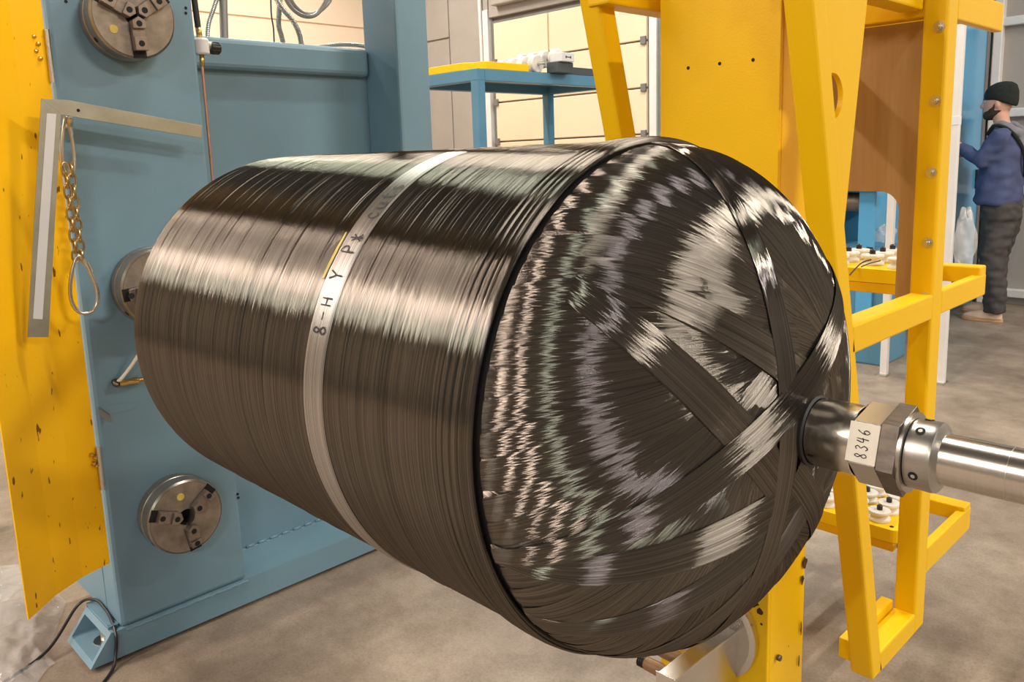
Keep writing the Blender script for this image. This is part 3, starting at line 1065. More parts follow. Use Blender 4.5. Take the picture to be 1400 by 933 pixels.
def ray_poly(c, ang, poly):
    d = (math.cos(ang), math.sin(ang))
    best = 9
    for i in range(len(poly)):
        (x1, y1), (x2, y2) = poly[i], poly[(i + 1) % len(poly)]
        ex, ey = x2 - x1, y2 - y1
        den = d[0] * ey - d[1] * ex
        if abs(den) < 1e-9:
            continue
        t = ((x1 - c[0]) * ey - (y1 - c[1]) * ex) / den
        s_ = ((x1 - c[0]) * d[1] - (y1 - c[1]) * d[0]) / den
        if t > 0 and -1e-6 <= s_ <= 1 + 1e-6:
            best = min(best, t)
    return (c[0] + d[0] * best, c[1] + d[1] * best)


angs = sorted([2 * PI * i / 48 for i in range(48)] + [math.atan2(p[1] - hc[1], p[0] - hc[0]) % (2 * PI) for p in outer])
n = len(angs)
gv = []
for xx in (-.703, -.713):
    gv += [(xx, hc[0] + hr * math.cos(a), hc[1] + hr * math.sin(a)) for a in angs]
    gv += [(xx, *ray_poly(hc, a, outer)) for a in angs]
gf = []
for i in range(n):
    j = (i + 1) % n
    gf += [(i, n + i, n + j, j), (2 * n + i, 2 * n + j, 3 * n + j, 3 * n + i), (i, j, 2 * n + j, 2 * n + i), (n + i, 3 * n + i, 3 * n + j, n + j)]
MB().add(gv, gf).build('gusset_plate', 'yellow', car)

# plywood panel behind the posts
pp = [(-.738, 1.676), (-.738, .983), (-.804, .983), (-.804, 1.215)]
for k in range(1, 9):
    a = k / 8 * PI / 2
    pp.append((-.854 + .05 * math.cos(a), 1.215 + .05 * math.sin(a)))
pp += [(-1.892 + .854, 1.265)]
for k in range(1, 9):
    a = PI / 2 + k / 8 * PI / 2
    pp.append((-1.038 + .05 * math.cos(a), 1.215 + .05 * math.sin(a)))
pp += [(-1.088, .983), (-1.15, .983), (-1.15, 1.676)]
MB().prism([(x, 2.170, z) for x, z in pp], 0, off=(0, .018, 0)).build('plywood_panel', 'ply', car, 'brown plywood panel with rounded cut-out')
for z in (1.647, 1.480, 1.314, 1.146, 1.012):
    p = Vector((-.7075, 2.10, z))
    b = MB().cyl(p, p + Vector((0, -.002, 0)), 0.0135, 24).build('washer', 'zinc', car)
    MB().cyl(p + Vector((0, -.002, 0)), p + Vector((0, -.009, 0)), 0.0085, 6).build('bolt_head', 'zinc', b)
    MB().cyl(p + Vector((0, -.009, 0)), p + Vector((0, -.014, 0)), 0.0045, 12).build('bolt_end', 'zinc', b)

# roller trays
roller_me = MB().lathe([(0, .012), (0, .0300), (.004, .0315), (.0085, .0300), (.013, .0225), (.017, .0225), (.0215, .0300), (.026, .0315), (.030, .0300), (.031, .012)], (0, 0, 0), 'z', 32).mesh('roller')
roller_me.materials.append(M['white_plastic'])
pin_me = MB().lathe([(0, .008), (.012, .008), (.015, .0055), (.0155, 0)], (0, 0, .030), 'z', 16, cap=False).mesh('pin')
pin_me.materials.append(M['black'])


def roller(parent, loc):
    o = bpy.data.objects.new('roller', roller_me)
    COL.objects.link(o)
    o.location = loc
    join(o, parent)
    q = bpy.data.objects.new('pin', pin_me)
    COL.objects.link(q)
    q.parent = o
    return o


def rounded_plate(x0, x1, y0, y1, z0, z1, r):
    pts = []
    for (cx, cy, a0) in ((x1 - r, y0 + r, -90), (x1 - r, y1 - r, 0), (x0 + r, y1 - r, 90), (x0 + r, y0 + r, 180)):
        for k in range(5):
            a = RADS(a0 + 90 * k / 4)
            pts.append((cx + r * math.cos(a), cy + r * math.sin(a), z0))
    return MB().prism(pts, 0, off=(0, 0, z1 - z0), bev=0.0015)


for zt, lab_, rows in ((.308, 'lower yellow tray with white grooved rollers beside the steel shaft', ((-.873, (2.318, 2.388, 2.458)), (-.952, (2.355, 2.425, 2.494)), (-1.03, (2.318, 2.388, 2.458)))),
                       (1.048, 'upper yellow tray with white grooved rollers seen under the plywood cut-out', ((-.848, (2.312, 2.384, 2.456)), (-.936, (2.348, 2.42, 2.492)), (-1.02, (2.312, 2.384, 2.456))))):
    t = thing('roller_tray', lab_, 'tray', (-.95, 2.41, zt - .039), 'roller trays on the yellow carriage')
    rounded_plate(-1.13, -.802, 2.271, 2.535, zt - .039, zt, .022).build('tray_plate', 'yellow_tray', t)
    for x, ys in rows:
        for y in ys:
            roller(t, (x, y, zt))
    MB().cyl((-.828, 2.293, zt - .002), (-.828, 2.293, zt + .0006), .006, 14).build('screw_hole', 'hole', t)
# loose strand of tow over the upper tray
ts_ = thing('tow_strand', 'dark frayed strand of tow hanging over the upper roller tray', 'fibre', (-.87, 2.17, 1.07))
MB().tube(curve_pts([at(1162, 376, 1, 2.24), at(1170, 367, 1, 2.262), at(1179, 361, 1, 2.29) + Vector((0, 0, .004)), at(1191, 357, 1, 2.31) + Vector((0, 0, .004))], 6), .0022, 6).build('strand', 'trouser', ts_)
MB().tube(curve_pts([at(1177, 365, 1, 2.265), at(1190, 360, 1, 2.28), at(1204, 356.5, 1, 2.30)], 6), .0016, 6).build('strand', 'trouser', ts_)

# lower payout arm on the column
arm = thing('payout_arm', 'aluminium payout arm on the yellow column below the tank', 'machine part', (-.94, 1.5, .2))
MB().lathe([(0, .100), (.003, .113), (.020, .113), (.0235, .110)], (-.94, 1.5205, .293), 'y', 64).build('mounting_disc', 'alu', arm)
MB().box(-.915, -.870, 1.281, 1.5215, .18, .319, 0.003).build('arm_block', 'alu', arm)
MB().box(-.917, -.868, 1.2775, 1.281, .18, .321, 0.001).build('end_plate', 'alu', arm)
for y in (1.312, 1.372):
    b = MB().lathe([(-.915, .012), (-.930, .015), (-.966, .014), (-.968, .012)], (0, y, .30), 'x', 24).build('bobbin', 'brown', arm)
    for k in range(4):
        MB().lathe([(-.967 - k * .0045, .010), (-.968 - k * .0045, .0135), (-.970 - k * .0045, .0135), (-.971 - k * .0045, .010)], (0, y, .30), 'x', 20).build('bobbin_ring', 'black', b)

# ------------------------------------------------------------------ yellow guard door and what hangs on the headstock
M['yellow_door'] = M['yellow_door']


def stain(m, dark):
    nt = m.node_tree
    b = bsdf(m)
    src = b.inputs['Base Color'].links[0].from_socket
    tc = nt.nodes.new('ShaderNodeTexCoord')
    mp = nt.nodes.new('ShaderNodeMapping')
    mp.inputs['Scale'].default_value = (60, 60, 22)
    nt.links.new(tc.outputs['Object'], mp.inputs['Vector'])
    n = nt.nodes.new('ShaderNodeTexNoise')
    n.inputs['Scale'].default_value = 1
    n.inputs['Detail'].default_value = 2
    nt.links.new(mp.outputs['Vector'], n.inputs['Vector'])
    r = nt.nodes.new('ShaderNodeValToRGB')
    r.color_ramp.elements[0].position = 0.70
    r.color_ramp.elements[1].position = 0.73
    nt.links.new(n.outputs['Fac'], r.inputs['Fac'])
    mx = nt.nodes.new('ShaderNodeMix')
    mx.data_type = 'RGBA'
    nt.links.new(r.outputs['Color'], mx.inputs['Factor'])
    nt.links.new(src, mx.inputs['A'])
    mx.inputs['B'].default_value = (*dark, 1)
    nt.links.new(mx.outputs['Result'], b.inputs['Base Color'])


stain(M['yellow_door'], (0.22, 0.09, 0.002))
gd = thing('guard_door', 'yellow folded sheet metal guard hinged open at the left of the blue headstock', 'guard', (-2.25, .55, .305))
prof = [(-2.328, .674), (-2.300, .594), (-2.252, .516), (-2.170, .430)]
pv = []
for (x, y) in prof:
    pv.append((x, y))
th_ = .003
dm = MB()
zt_ = 2.5
for i in range(len(prof) - 1):
    (xa, ya), (xb, yb) = prof[i], prof[i + 1]
    d = Vector((xb - xa, yb - ya, 0)).normalized()
    nrm = Vector((-d.y, d.x, 0)) * th_
    dm.prism([(xa, ya, .305), (xb, yb, .305), (xb, yb, zt_), (xa, ya, zt_)], 0, off=nrm)
    names = ('hinge_leaf', 'guard_panel', 'guard_panel')[i]
    dm.build(names, 'yellow_door', gd)
    dm = MB()
for (z0, z1, bolts) in ((1.604, 1.733, ((46, 50), (52, 60), (49, 70), (55, 80))), (.522, .644, ((125, 622), (130, 626), (128, 634), (132, 637)))):
    h = MB().cyl((-2.322, .678, z0), (-2.322, .679, z1), .0065, 14).build('hinge_pin', 'zinc', gd)
    for (x, y) in bolts:
        p = at(x, y, 0, -2.318)
        MB().lathe([(0, .006), (.004, .0055), (.007, .003), (.0075, 0)], tuple(p), 'x', 14, cap=False).build('hinge_bolt', 'brass', h)
for (x, y, yy) in ((20, 421, .52), (30, 485, .52), (2, 257, .52)):
    p = at(x, y, 0, -2.262)
    MB().cyl(p, p + Vector((.006, -.006, 0)), .005, 8).build('screw', 'black', gd)

sqr = thing('framing_square', 'steel framing square hung on the blue panel over the yellow guard', 'tool', (-2.22, .6, 1.5))
S = -2.222


def flat(name, px_pts, m, parent, x=S, t=.003, label=None):
    return MB().prism([tuple(at(a, b, 0, x)) for a, b in px_pts], 0, off=(t, 0, 0), bev=0.0006).build(name, m, parent, label)


flat('short_arm', [(56, 135), (92, 137), (276, 172), (275, 189), (83, 157)], 'square', sqr)
flat('long_arm', [(56, 135), (83, 157), (66, 461), (37, 461)], 'square', sqr)
flat('scale_strip', [(64, 155), (77, 156), (58, 437), (45, 436)], 'square_white', sqr, S + .003, .0008)
p = at(107, 151, 0, S + .003)
MB().cyl(p, p + Vector((.0006, 0, 0)), .004, 12).build('peg_hole', 'hole', sqr)
hk = MB().tube(curve_pts([(-2.335, .695, 1.495), (-2.27, .69, 1.497), (-2.240, .683, 1.500), (-2.228, .682, 1.512)], 6), .006, 10).build('wall_hook', 'zinc', hs)


def carabiner(name, label, top, bot, w, x, mname, r=.0042):
    """loop between two photograph points on the plane x"""
    a, b = at(*top, 0, x), at(*bot, 0, x)
    d = (b - a)
    L = d.length
    d.normalize()
    s_ = Vector((0, -d.z, d.y))
    t = thing(name, label, 'carabiner', tuple((a + b) / 2))
    pts = []
    for k in range(28):
        q = 2 * PI * k / 28
        c = math.cos(q)
        ww = w * (.55 + .45 * (1 - c) / 2 * 2 if c < 0 else .55 + .45 * (1 - c))
        pts.append(a + d * (L * (1 - c) / 2) + s_ * (ww / 2 * math.sin(q)))
    MB().tube(pts, r, 10, closed=True).build('loop', mname, t)
    MB().cyl(a + d * (L * .12) + s_ * w * .28, a + d * (L * .3) + s_ * w * .40, r * 1.3, 12).build('gate_sleeve', mname, t)
    return t


carabiner('carabiner', 'narrow steel snap link hanging beside the framing square at the top of the chain', (90, 160), (95, 240), .026, -2.262, 'zinc')
carabiner('carabiner', 'pear shaped silver carabiner at the lower end of the brass coloured chain', (107, 350), (119, 429), .060, -2.255, 'zinc', .0048)
ch = thing('hanging_chain', 'short doubled chain with brass coloured links beside the framing square', 'chain', (-2.262, .67, 1.17))
c0, c1 = at(91, 222, 0, -2.262), at(107, 356, 0, -2.262)
nl = 9
for s_ in range(2):
    for k in range(nl):
        t0 = (k + .0) / nl
        t1 = (k + 1.35) / nl
        a, b = c0.lerp(c1, t0), c0.lerp(c1, min(t1, 1.02))
        off = Vector((.003, (.008 if s_ else -.006), 0))
        d = (b - a).normalized()
        sd = Vector((1, 0, 0)) if (k + s_) % 2 else Vector((0, -d.z, d.y))
        pts = []
        for j in range(14):
            q = 2 * PI * j / 14
            pts.append((a + b) / 2 + off + d * ((b - a).length / 2 * math.cos(q)) + sd * (.0085 * math.sin(q)))
        MB().tube(pts, .0028, 7, closed=True).build('chain_link', 'zinc_yellow', ch)

# air regulator, copper line, hose stub and bracket
rg = thing('air_regulator', 'grey air regulator with black knob at the right edge of the chuck column', 'regulator', (-2.36, 1.10, 1.7))
RX = -2.352
MB().lathe([(0, .018), (.004, .022), (.040, .022), (.046, .016)], (RX, 1.088, 1.700), 'z', 28).build('body', 'lampbody', rg)
MB().cyl((RX, 1.095, 1.725), (RX, 1.120, 1.726), .013, 20).build('gauge_port', 'conduit', rg)
k_ = MB().cyl((RX, 1.112, 1.722), (RX, 1.143, 1.719), .0165, 24, bev=.003).build('knob', 'black', rg)
for j in range(12):
    a = 2 * PI * j / 12
    q = Vector((RX + .0165 * math.cos(a), 1.128, 1.7205 + .0165 * math.sin(a)))
    MB().box(q.x - .001, q.x + .001, 1.116, 1.140, q.z - .001, q.z + .001).build('knob_rib', 'black', k_)
MB().cyl((RX, 1.086, 1.746), (RX, 1.084, 1.775), .0085, 6).build('upper_fitting', 'brass', rg)
MB().cyl((RX, 1.084, 1.775), (RX, 1.080, 1.86), .0085, 14).build('hose', 'black', rg)
MB().cyl((RX, 1.087, 1.700), (RX, 1.086, 1.668), .007, 6).build('lower_fitting', 'brass', rg)
cp = thing('copper_pipe', 'thin copper air line running down the edge of the chuck column', 'pipe', (RX, 1.085, .9))
MB().tube([(RX, 1.0855, 1.67 - i * .09) for i in range(9)], .0042, 10).build('pipe', 'copper', cp)
ht = thing('air_hose', 'white air hose with brass coupling hanging on the blue panel beside the tank', 'hose', (-2.32, .78, .81))
MB().tube(curve_pts([(-2.29, .846, .93), (-2.30, .815, .892), (-2.31, .786, .851), (-2.318, .760, .820), (-2.322, .748, .810)], 6), .0048, 10).build('hose', 'white_hose', ht)
MB().tube([(-2.332, .745, .812), (-2.322, .744, .806), (-2.318, .750, .803)], .009, 10).build('elbow', 'steel_dark', ht)
MB().lathe([(0, .006), (.006, .0085), (.030, .0085), (.032, .010), (.048, .010), (.052, .006), (.066, .005)], (-2.318, .752, .8045), 'y', 12).build('coupling', 'brass', ht)
bk = thing('small_bracket', 'small bent grey bracket screwed to the blue panel above the lower chuck', 'bracket', (-2.33, .75, .72))
MB().prism([tuple(at(x, y, 0, XP)) for x, y in ((136, 556), (186, 550), (187, 558), (150, 567))], 0, off=(.002, 0, 0)).build('back_plate', 'blue', bk)
q0, q1, q2, q3 = at(135, 557, 0, XP), at(150, 567, 0, XP), at(152, 579, 0, XP + .03), at(138, 570, 0, XP + .03)
MB().prism([q0, q1, q2, q3], 0, off=(.001, -.002, .001)).build('bent_lip', 'conduit', bk)

# conduits behind the top beam
XC = -2.72


def cpt(x, y, X=XC):
    return at(x, y, 0, X)


def flex(name, label, pxs, r, m, X=XC, ribs=.12, n=40):
    pts = curve_pts([cpt(x, y, X) for x, y in pxs], n // max(1, len(pxs) - 1))
    o = MB().tube(pts, r, 10, ribs=ribs).build(name, m)
    return tag(o, label, 'conduit', None)


flex('flexible_conduit', 'thin ribbed metal conduit rising left of the grey pipe', [(300, -12), (292, 12), (285, 34), (283, 60)], .0070, 'flex', n=60)
tag(MB().cyl(cpt(307, 64), cpt(307, -20) + Vector((0, 0, .1)), .0135, 20).build('steel_pipe', 'conduit'), 'straight grey steel pipe standing behind the blue top beam', 'pipe')
flex('flexible_conduit', 'ribbed conduit dropping straight behind the blue top beam', [(384, -10), (382, 12), (381, 34), (385, 50), (389, 66)], .0088, 'flex', XC - .02, n=80)
flex('flexible_conduit', 'ribbed conduit curving right behind the blue top beam', [(372, -12), (385, 10), (400, 28), (409, 46), (413, 66)], .0092, 'flex', n=80)
flex('grey_cable_loop', 'smooth grey cable hanging in a loop above the beam', [(384, -14), (398, 10), (415, 22), (432, 20), (444, 4), (446, -12)],   .0075, 'conduit', XC - .04, 0)
flex('grey_cable_loop', 'second smooth grey cable looping just behind the first', [(390, -14), (404, 9), (420, 19), (437, 15), (450, 2), (456, -14)],   .0075, 'conduit', XC - .07, 0)
flex('thin_black_cable', 'thin black cable hanging between the pipe and the conduits', [(370, -10), (371, 20), (374, 40), (375, 66)], .0026, 'black', XC + .01, 0)
flex('flexible_conduit', 'ribbed conduit lying along the top of the blue beam', [(430, 66), (455, 61.5), (485, 61.5), (500, 64), (520, 70)], .0070, 'flex', -2.62, n=80)

# ------------------------------------------------------------------ blue table with a roller block
TX1_, TY0_, TZ = -3.277, 3.0, 1.85
TX0_, TY1_ = -3.87, 4.18
tb = thing('blue_table', 'tall blue steel frame table behind the tank, carrying a yellow tray', 'table', ((TX0_ + TX1_) / 2, 3.5, 0))
MB().box(TX0_ + .05, TX1_ - .05, TY0_ + .05, TY1_ - .05, TZ - .012, TZ - .002).build('table_top', 'frame_grey', tb)
for (x0, x1, y0, y1) in ((TX0_, TX1_, TY0_, TY0_ + .055), (TX0_, TX1_, TY1_ - .055, TY1_), (TX0_, TX0_ + .055, TY0_ + .055, TY1_ - .055), (TX1_ - .055, TX1_, TY0_ + .055, TY1_ - .055)):
    MB().box(x0, x1, y0, y1, TZ - .062, TZ, .004).build('apron', 'blue_table', tb)
for (x, y) in ((TX0_, TY0_), (TX1_ - .055, TY0_), (TX0_, TY1_ - .055), (TX1_ - .055, TY1_ - .055)):
    MB().box(x, x + .055, y, y + .055, 0, TZ - .060, .004).build('leg', 'blue_table', tb)
yt = thing('yellow_tray', 'flat yellow notched tray lying on the blue table', 'tray', (-3.5, 3.2, TZ))
pts = [(TX0_ + .02, 3.01), (-3.42, 3.01), (-3.39, 3.025), (-3.36, 3.06), (-3.30, 3.06), (-3.285, 3.08), (-3.285, 3.40), (TX0_ + .02, 3.40)]
MB().prism([(x, y, TZ) for x, y in pts], 0, off=(0, 0, .040), bev=.003).build('tray_plate', 'yellow_tray', yt)
rb = thing('roller_block', 'two rows of white rollers on a rack on the blue table', 'rollers', (-3.4, 3.55, TZ))
wheel_me = MB().lathe([(0, .012), (0, .046), (.006, .050), (.012, .046), (.018, .036), (.024, .036), (.030, .046), (.036, .050), (.042, .046), (.042, .012)], (0, 0, 0), 'x', 28).mesh('roller')
wheel_me.materials.append(M['white_plastic'])
for row, (y, z, xs_) in enumerate(((3.50, TZ + .052, (-3.35, -3.44, -3.53, -3.62)), (3.63, TZ + .090, (-3.31, -3.40, -3.49, -3.58)))):
    for x in xs_:
        o = bpy.data.objects.new('roller', wheel_me)
        COL.objects.link(o)
        o.location = (x, y, z)
        join(o, rb)
    MB().cyl((-3.66, y, z), (-3.25, y, z), .010, 12).build('axle', 'zinc', rb)
MB().box(-3.66, -3.40, 3.45, 3.70, TZ + .0, TZ + .02).build('rack_base', 'zinc', rb)
eb = MB().box(-3.29, -3.20, 3.58, 3.69, TZ + .060, TZ + .110, .004).build('end_block', 'lampbody', rb)
MB().box(-3.2005, -3.1985, 3.615, 3.655, TZ + .083, TZ + .087).build('mark', 'ink', eb)
MB().box(-3.1995, -3.1985, 3.612, 3.619, TZ + .078, TZ + .092).build('mark', 'ink', eb)
MB().box(-3.1995, -3.1985, 3.651, 3.658, TZ + .078, TZ + .092).build('mark', 'ink', eb)
MB().box(-3.30, -3.22, 3.56, 3.70, TZ + .0, TZ + .0595, .003).build('block_stand', 'darkbox', rb)
db = thing('dark_box', 'dark grey open box at the end of the blue table', 'box', (-3.3, 3.8, TZ))
MB().box(-3.42, -3.285, 3.72, 3.98, TZ, TZ + .045, .003).build('box_body', 'darkbox', db)
MB().box(-3.40, -3.30, 3.74, 3.96, TZ + .0445, TZ + .0460).build('box_opening', 'hole', db)

# ------------------------------------------------------------------ machine and enclosure far right
cb = thing('blue_cabinet', 'glossy blue machine cabinet that the person works at', 'cabinet', (-2.9, 6.7, 0))
MB().box(-3.6, -2.27, 5.6, 7.86, 0.06, 3.2, .01).build('body', 'blue_gloss', cb)
MB().box(-3.6, -2.25, 5.58, 7.86, 0.0, 0.07, .006).build('plinth', 'blue_dark', cb)
for (y0, y1) in ((5.64, 6.68), (6.72, 7.80)):
    d = MB().box(-2.272, -2.245, y0, y1, 0.10, 3.15, .008).build('door_leaf', 'blue_gloss', cb)
    MB().box(-2.247, -2.225, y1 - .10, y1 - .06, 1.0, 1.16, .006).build('handle', 'black', d)
MB().box(-2.262, -2.235, 7.80, 7.86, 0.10, 3.15, .004).build('edge_trim', 'frame_grey', cb)
m2 = thing('second_machine', 'blue winding machine seen through the plywood cut-out', 'machine', (-2.6, 5.2, 0))
MB().box(-3.4, -2.40, 5.16, 5.50, 0.10, 1.14, .01).build('headstock', 'blue_dark', m2)
MB().box(-3.4, -1.98, 5.20, 5.57, 0.0, 0.75, .01).build('bed', 'blue_table', m2)
MB().box(-3.4, -1.95, 5.10, 5.57, 1.12, 1.20, .006).build('top_bar', 'black', m2)
MB().lathe([(-2.42, .06), (-2.20, .06), (-2.18, .045), (-2.178, 0)], (0, 5.30, 1.03), 'x', 32).build('spindle', 'chuck', m2)
MB().box(-2.45, -2.30, 5.10, 5.16, 0.62, 1.12, .006).build('rib', 'blue_gloss', m2)
MB().box(-2.16, -2.06, 5.17, 5.20, 0.30, 1.12, .006).build('rib', 'blue_gloss', m2)
MB().box(-2.10, -2.06, 5.165, 5.172, 0.66, 0.76, .002).build('pull_handle', 'black', m2)
for (xx, yy, lbl) in ((-1.632, 5.0, 'left one of two pale aluminium posts left of the person'), (-1.576, 5.02, 'right one of two pale aluminium posts left of the person'), (-1.895, 5.0, 'slim pale post seen through the plywood cut-out')):
    t = thing('enclosure_post', lbl, 'post', (xx, yy, 0), 'pale posts of the machine enclosure')
    MB().box(xx - .020, xx + .020, yy - .020, yy + .020, 0, 2.9, .004).build('profile', 'white_frame', t)
    MB().box(xx - .021, xx + .021, yy - .023, yy + .023, 1.48, 1.53, .003).build('joint_block', 'lampbody', t)
    MB().box(xx - .026, xx + .026, yy - .04, yy + .04, 0.0, .012).build('foot_plate', 'zinc', t)


def bag(name, label, c, sx, sy, sz, seed, sag=0.0):
    rs_ = np.random.default_rng(seed)
    n, m_ = 36, 48
    P = np.zeros((n, m_, 3))
    ph = rs_.uniform(0, 6.28, (8, 3))
    fr_ = rs_.uniform(1.5, 7, (8, 2))
    for i in range(n):
        t = PI * (i + .5) / n
        for j in range(m_):
            a = 2 * PI * j / m_
            r_ = 1 + sum(.07 * math.sin(round(fr_[k, 0]) * a + ph[k, 0]) * math.cos(fr_[k, 1] * t + ph[k, 1]) for k in range(8))
            P[i, j] = (c[0] + sx * r_ * math.sin(t) * math.cos(a), c[1] + sy * r_ * math.sin(t) * math.sin(a), max(c[2] + sz * r_ * math.cos(t), sag))
    me = grid_mesh(name, P, True)
    return tag(obj(name, me, 'film'), label, 'plastic bag')


bag('plastic_bag', 'clear crumpled plastic bag hanging beside the pale posts near the person', (-1.512, 5.078, .83), .055, .06, .17, 3)
bag('plastic_bag', 'small crumpled clear bag behind the upper roller tray', (-2.04, 5.30, .835), .06, .06, .055, 5)

# ------------------------------------------------------------------ floor clutter on the left
n = 60
xs_ = np.linspace(-3.25, -2.42, n)
ys_ = np.linspace(.25, .70, n)
X_, Y_ = np.meshgrid(xs_, ys_, indexing='ij')
Z_ = np.zeros_like(X_)
for k in range(16):
    q = rng.uniform(-1, 1, 2)
    f_ = rng.uniform(8, 46)
    Z_ += np.abs(np.sin(f_ * (q[0] * X_ + q[1] * Y_) + rng.uniform(0, 6.28))) * .9 / (4 + f_ * .25)
Z_ = Z_ / Z_.max()
u_ = (X_ - xs_[0]) / (xs_[-1] - xs_[0]); v_ = (Y_ - ys_[0]) / (ys_[-1] - ys_[0])
edge = np.clip(np.minimum(np.minimum(u_, 1 - u_), np.minimum(v_, 1 - v_)) * 6, 0, 1)
Z_ = .004 + .08 * Z_ ** 1.6 * edge
Y_ = ys_[0] + v_ * (np.interp(X_, [-2.8, -2.58, -2.5], [.67, .575, .54]) - ys_[0])
X_ = X_ + .04 * np.sin(9 * v_ + 2) * (u_ - .5) * 2
Y_ = Y_ + .02 * np.sin(11 * u_) * (v_ - 1)
tag(obj('plastic_sheet', grid_mesh('plastic_sheet', np.stack([X_, Y_, Z_], -1)), 'film'), 'crumpled clear plastic sheet on the floor below the yellow guard', 'plastic sheet')
tag(MB().tube(curve_pts([(-2.40, .30, .007), (-2.455, .404, .010), (-2.50, .534, .03), (-2.56, .64, .10), (-2.50, .672, .128), (-2.43, .68, .118), (-2.37, .675, .108), (-2.328, .668, .085), (-2.326, .662, .04), (-2.30, .64, .006), (-2.22, .56, .005)], 8), .0045, 8).build('black_cable', 'black'), 'thin black cable crossing the slanted end of the blue base tube', 'cable')
st = thing('cart_leg', 'dark wheeled cart leg with a red cloth at the left edge', 'cart', (-3.6, .66, 0))
MB().cyl((-3.62, .64, .08), (-3.66, .66, .60), .012, 12).build('leg', 'frame_grey', st)
MB().lathe([(-.012, .02), (-.012, .035), (.012, .035), (.012, .02)], (-3.62, .63, .036), 'y', 24).build('caster_wheel', 'rubber', st)
MB().box(-3.645, -3.595, .61, .66, .06, .09, .004).build('caster_fork', 'zinc', st)
MB().tube(curve_pts([(-3.70, .60, .50), (-3.66, .63, .44), (-3.66, .66, .32), (-3.63, .66, .20)], 6), [.02, .03, .035, .04, .045, .045, .04, .04, .035, .04, .045, .04, .035, .03, .03, .025, .02, .015, .01], 10).build('cloth', 'pink', st)
tag(MB().lathe([(0, .0), (0, .004), (.003, .004), (.004, 0)], (-.36, 2.62, 0), 'z', 8).build('floor_scrap', 'paper'), 'tiny pale scrap lying on the floor right of the carriage', 'scrap')

# ------------------------------------------------------------------ person
def remesh(name, mb, m, parent, vox, smooth=3, noise_amp=0.0, nscale=14.0, label=None):
    me = mb.mesh(name + '_raw')
    o = bpy.data.objects.new(name + '_raw', me)
    COL.objects.link(o)
    r = o.modifiers.new('r', 'REMESH')
    r.mode = 'VOXEL'
    r.voxel_size = vox
    r.use_smooth_shade = True
    s_ = o.modifiers.new('s', 'SMOOTH')
    s_.iterations = smooth
    s_.factor = .5
    dg = bpy.context.evaluated_depsgraph_get()
    me2 = bpy.data.meshes.new_from_object(o.evaluated_get(dg))
    me2.name = name
    bpy.data.objects.remove(o)
    if noise_amp:
        from mathutils import noise as NZ
        me2.calc_loop_triangles() if hasattr(me2, 'calc_loop_triangles') else None
        for v in me2.vertices:
            k = NZ.noise(Vector((v.co.x * nscale, v.co.y * nscale, v.co.z * nscale * 1.6)))
            v.co += v.normal * (k * noise_amp)
    me2.polygons.foreach_set('use_smooth', [True] * len(me2.polygons))
    return obj(name, me2, m, parent, label)


def loft(mb, rings, n=28):
    """rings: (z, cx, cy, rx, ry)"""
    k = len(mb.v)
    for (z, cx, cy, rx, ry) in rings:
        for j in range(n):
            a = 2 * PI * j / n
            mb.v.append((cx + rx * math.cos(a), cy + ry * math.sin(a), z))
    for i in range(len(rings) - 1):
        for j in range(n):
            j2 = (j + 1) % n
            mb.f.append((k + i * n + j, k + i * n + j2, k + (i + 1) * n + j2, k + (i + 1) * n + j)); mb.sm.append(True)
    mb.f.append(tuple(k + j for j in range(n))[::-1]); mb.sm.append(True)
    e = k + (len(rings) - 1) * n
    mb.f.append(tuple(e + j for j in range(n))); mb.sm.append(True)
    return mb


def ball(mb, c, rx, ry, rz, n=14):
    rings = []
    for i in range(n + 1):
        t = -PI / 2 + PI * i / n
        rings.append((c[2] + rz * math.sin(t), c[0], c[1], max(rx * math.cos(t), 1e-4), max(ry * math.cos(t), 1e-4)))
    return loft(mb, rings, 18)


PX, PY = -1.90, 7.15
man = thing('person', 'person in navy hooded top, black beanie and tan shoes standing at the blue cabinet', 'person', (PX, PY, 0))
bd = MB()
loft(bd, [(1.555, -1.990, PY, .030, .030), (1.565, -1.985, PY, .055, .048), (1.590, -1.968, PY, .080, .060), (1.63, -1.957, PY, .092, .070), (1.67, -1.952, PY, .098, .075),
          (1.71, -1.948, PY, .100, .077), (1.75, -1.946, PY, .095, .074), (1.785, -1.945, PY, .070, .056), (1.80, -1.945, PY, .03, .03)])
ball(bd, (-2.060, PY, 1.655), .024, .015, .019)
ball(bd, (-2.051, PY, 1.680), .016, .012, .026)
ball(bd, (-2.040, PY, 1.708), .018, .045, .012)
ball(bd, (-2.030, PY, 1.612), .020, .022, .012)
ball(bd, (-2.020, PY, 1.578), .024, .026, .018)
for s_ in (-1, 1):
    ball(bd, (-1.940, PY + s_ * .077, 1.665), .018, .010, .030)
loft(bd, [(1.40, -1.90, PY, .08, .10), (1.48, -1.905, PY, .062, .066), (1.54, -1.925, PY, .056, .058), (1.60, -1.935, PY, .056, .058)])
loft(bd, [(.86, -1.885, PY, .10, .15), (1.1, -1.885, PY, .095, .14), (1.35, -1.885, PY, .095, .16), (1.44, -1.89, PY, .07, .12)])
hands = ((-1, (-1.875, PY - .20, 1.425), (-1.985, PY - .215, 1.245), (-2.160, PY - .13, 1.355)), (1, (-1.885, PY + .20, 1.425), (-2.0, PY + .22, 1.26), (-2.165, PY + .06, 1.29)))
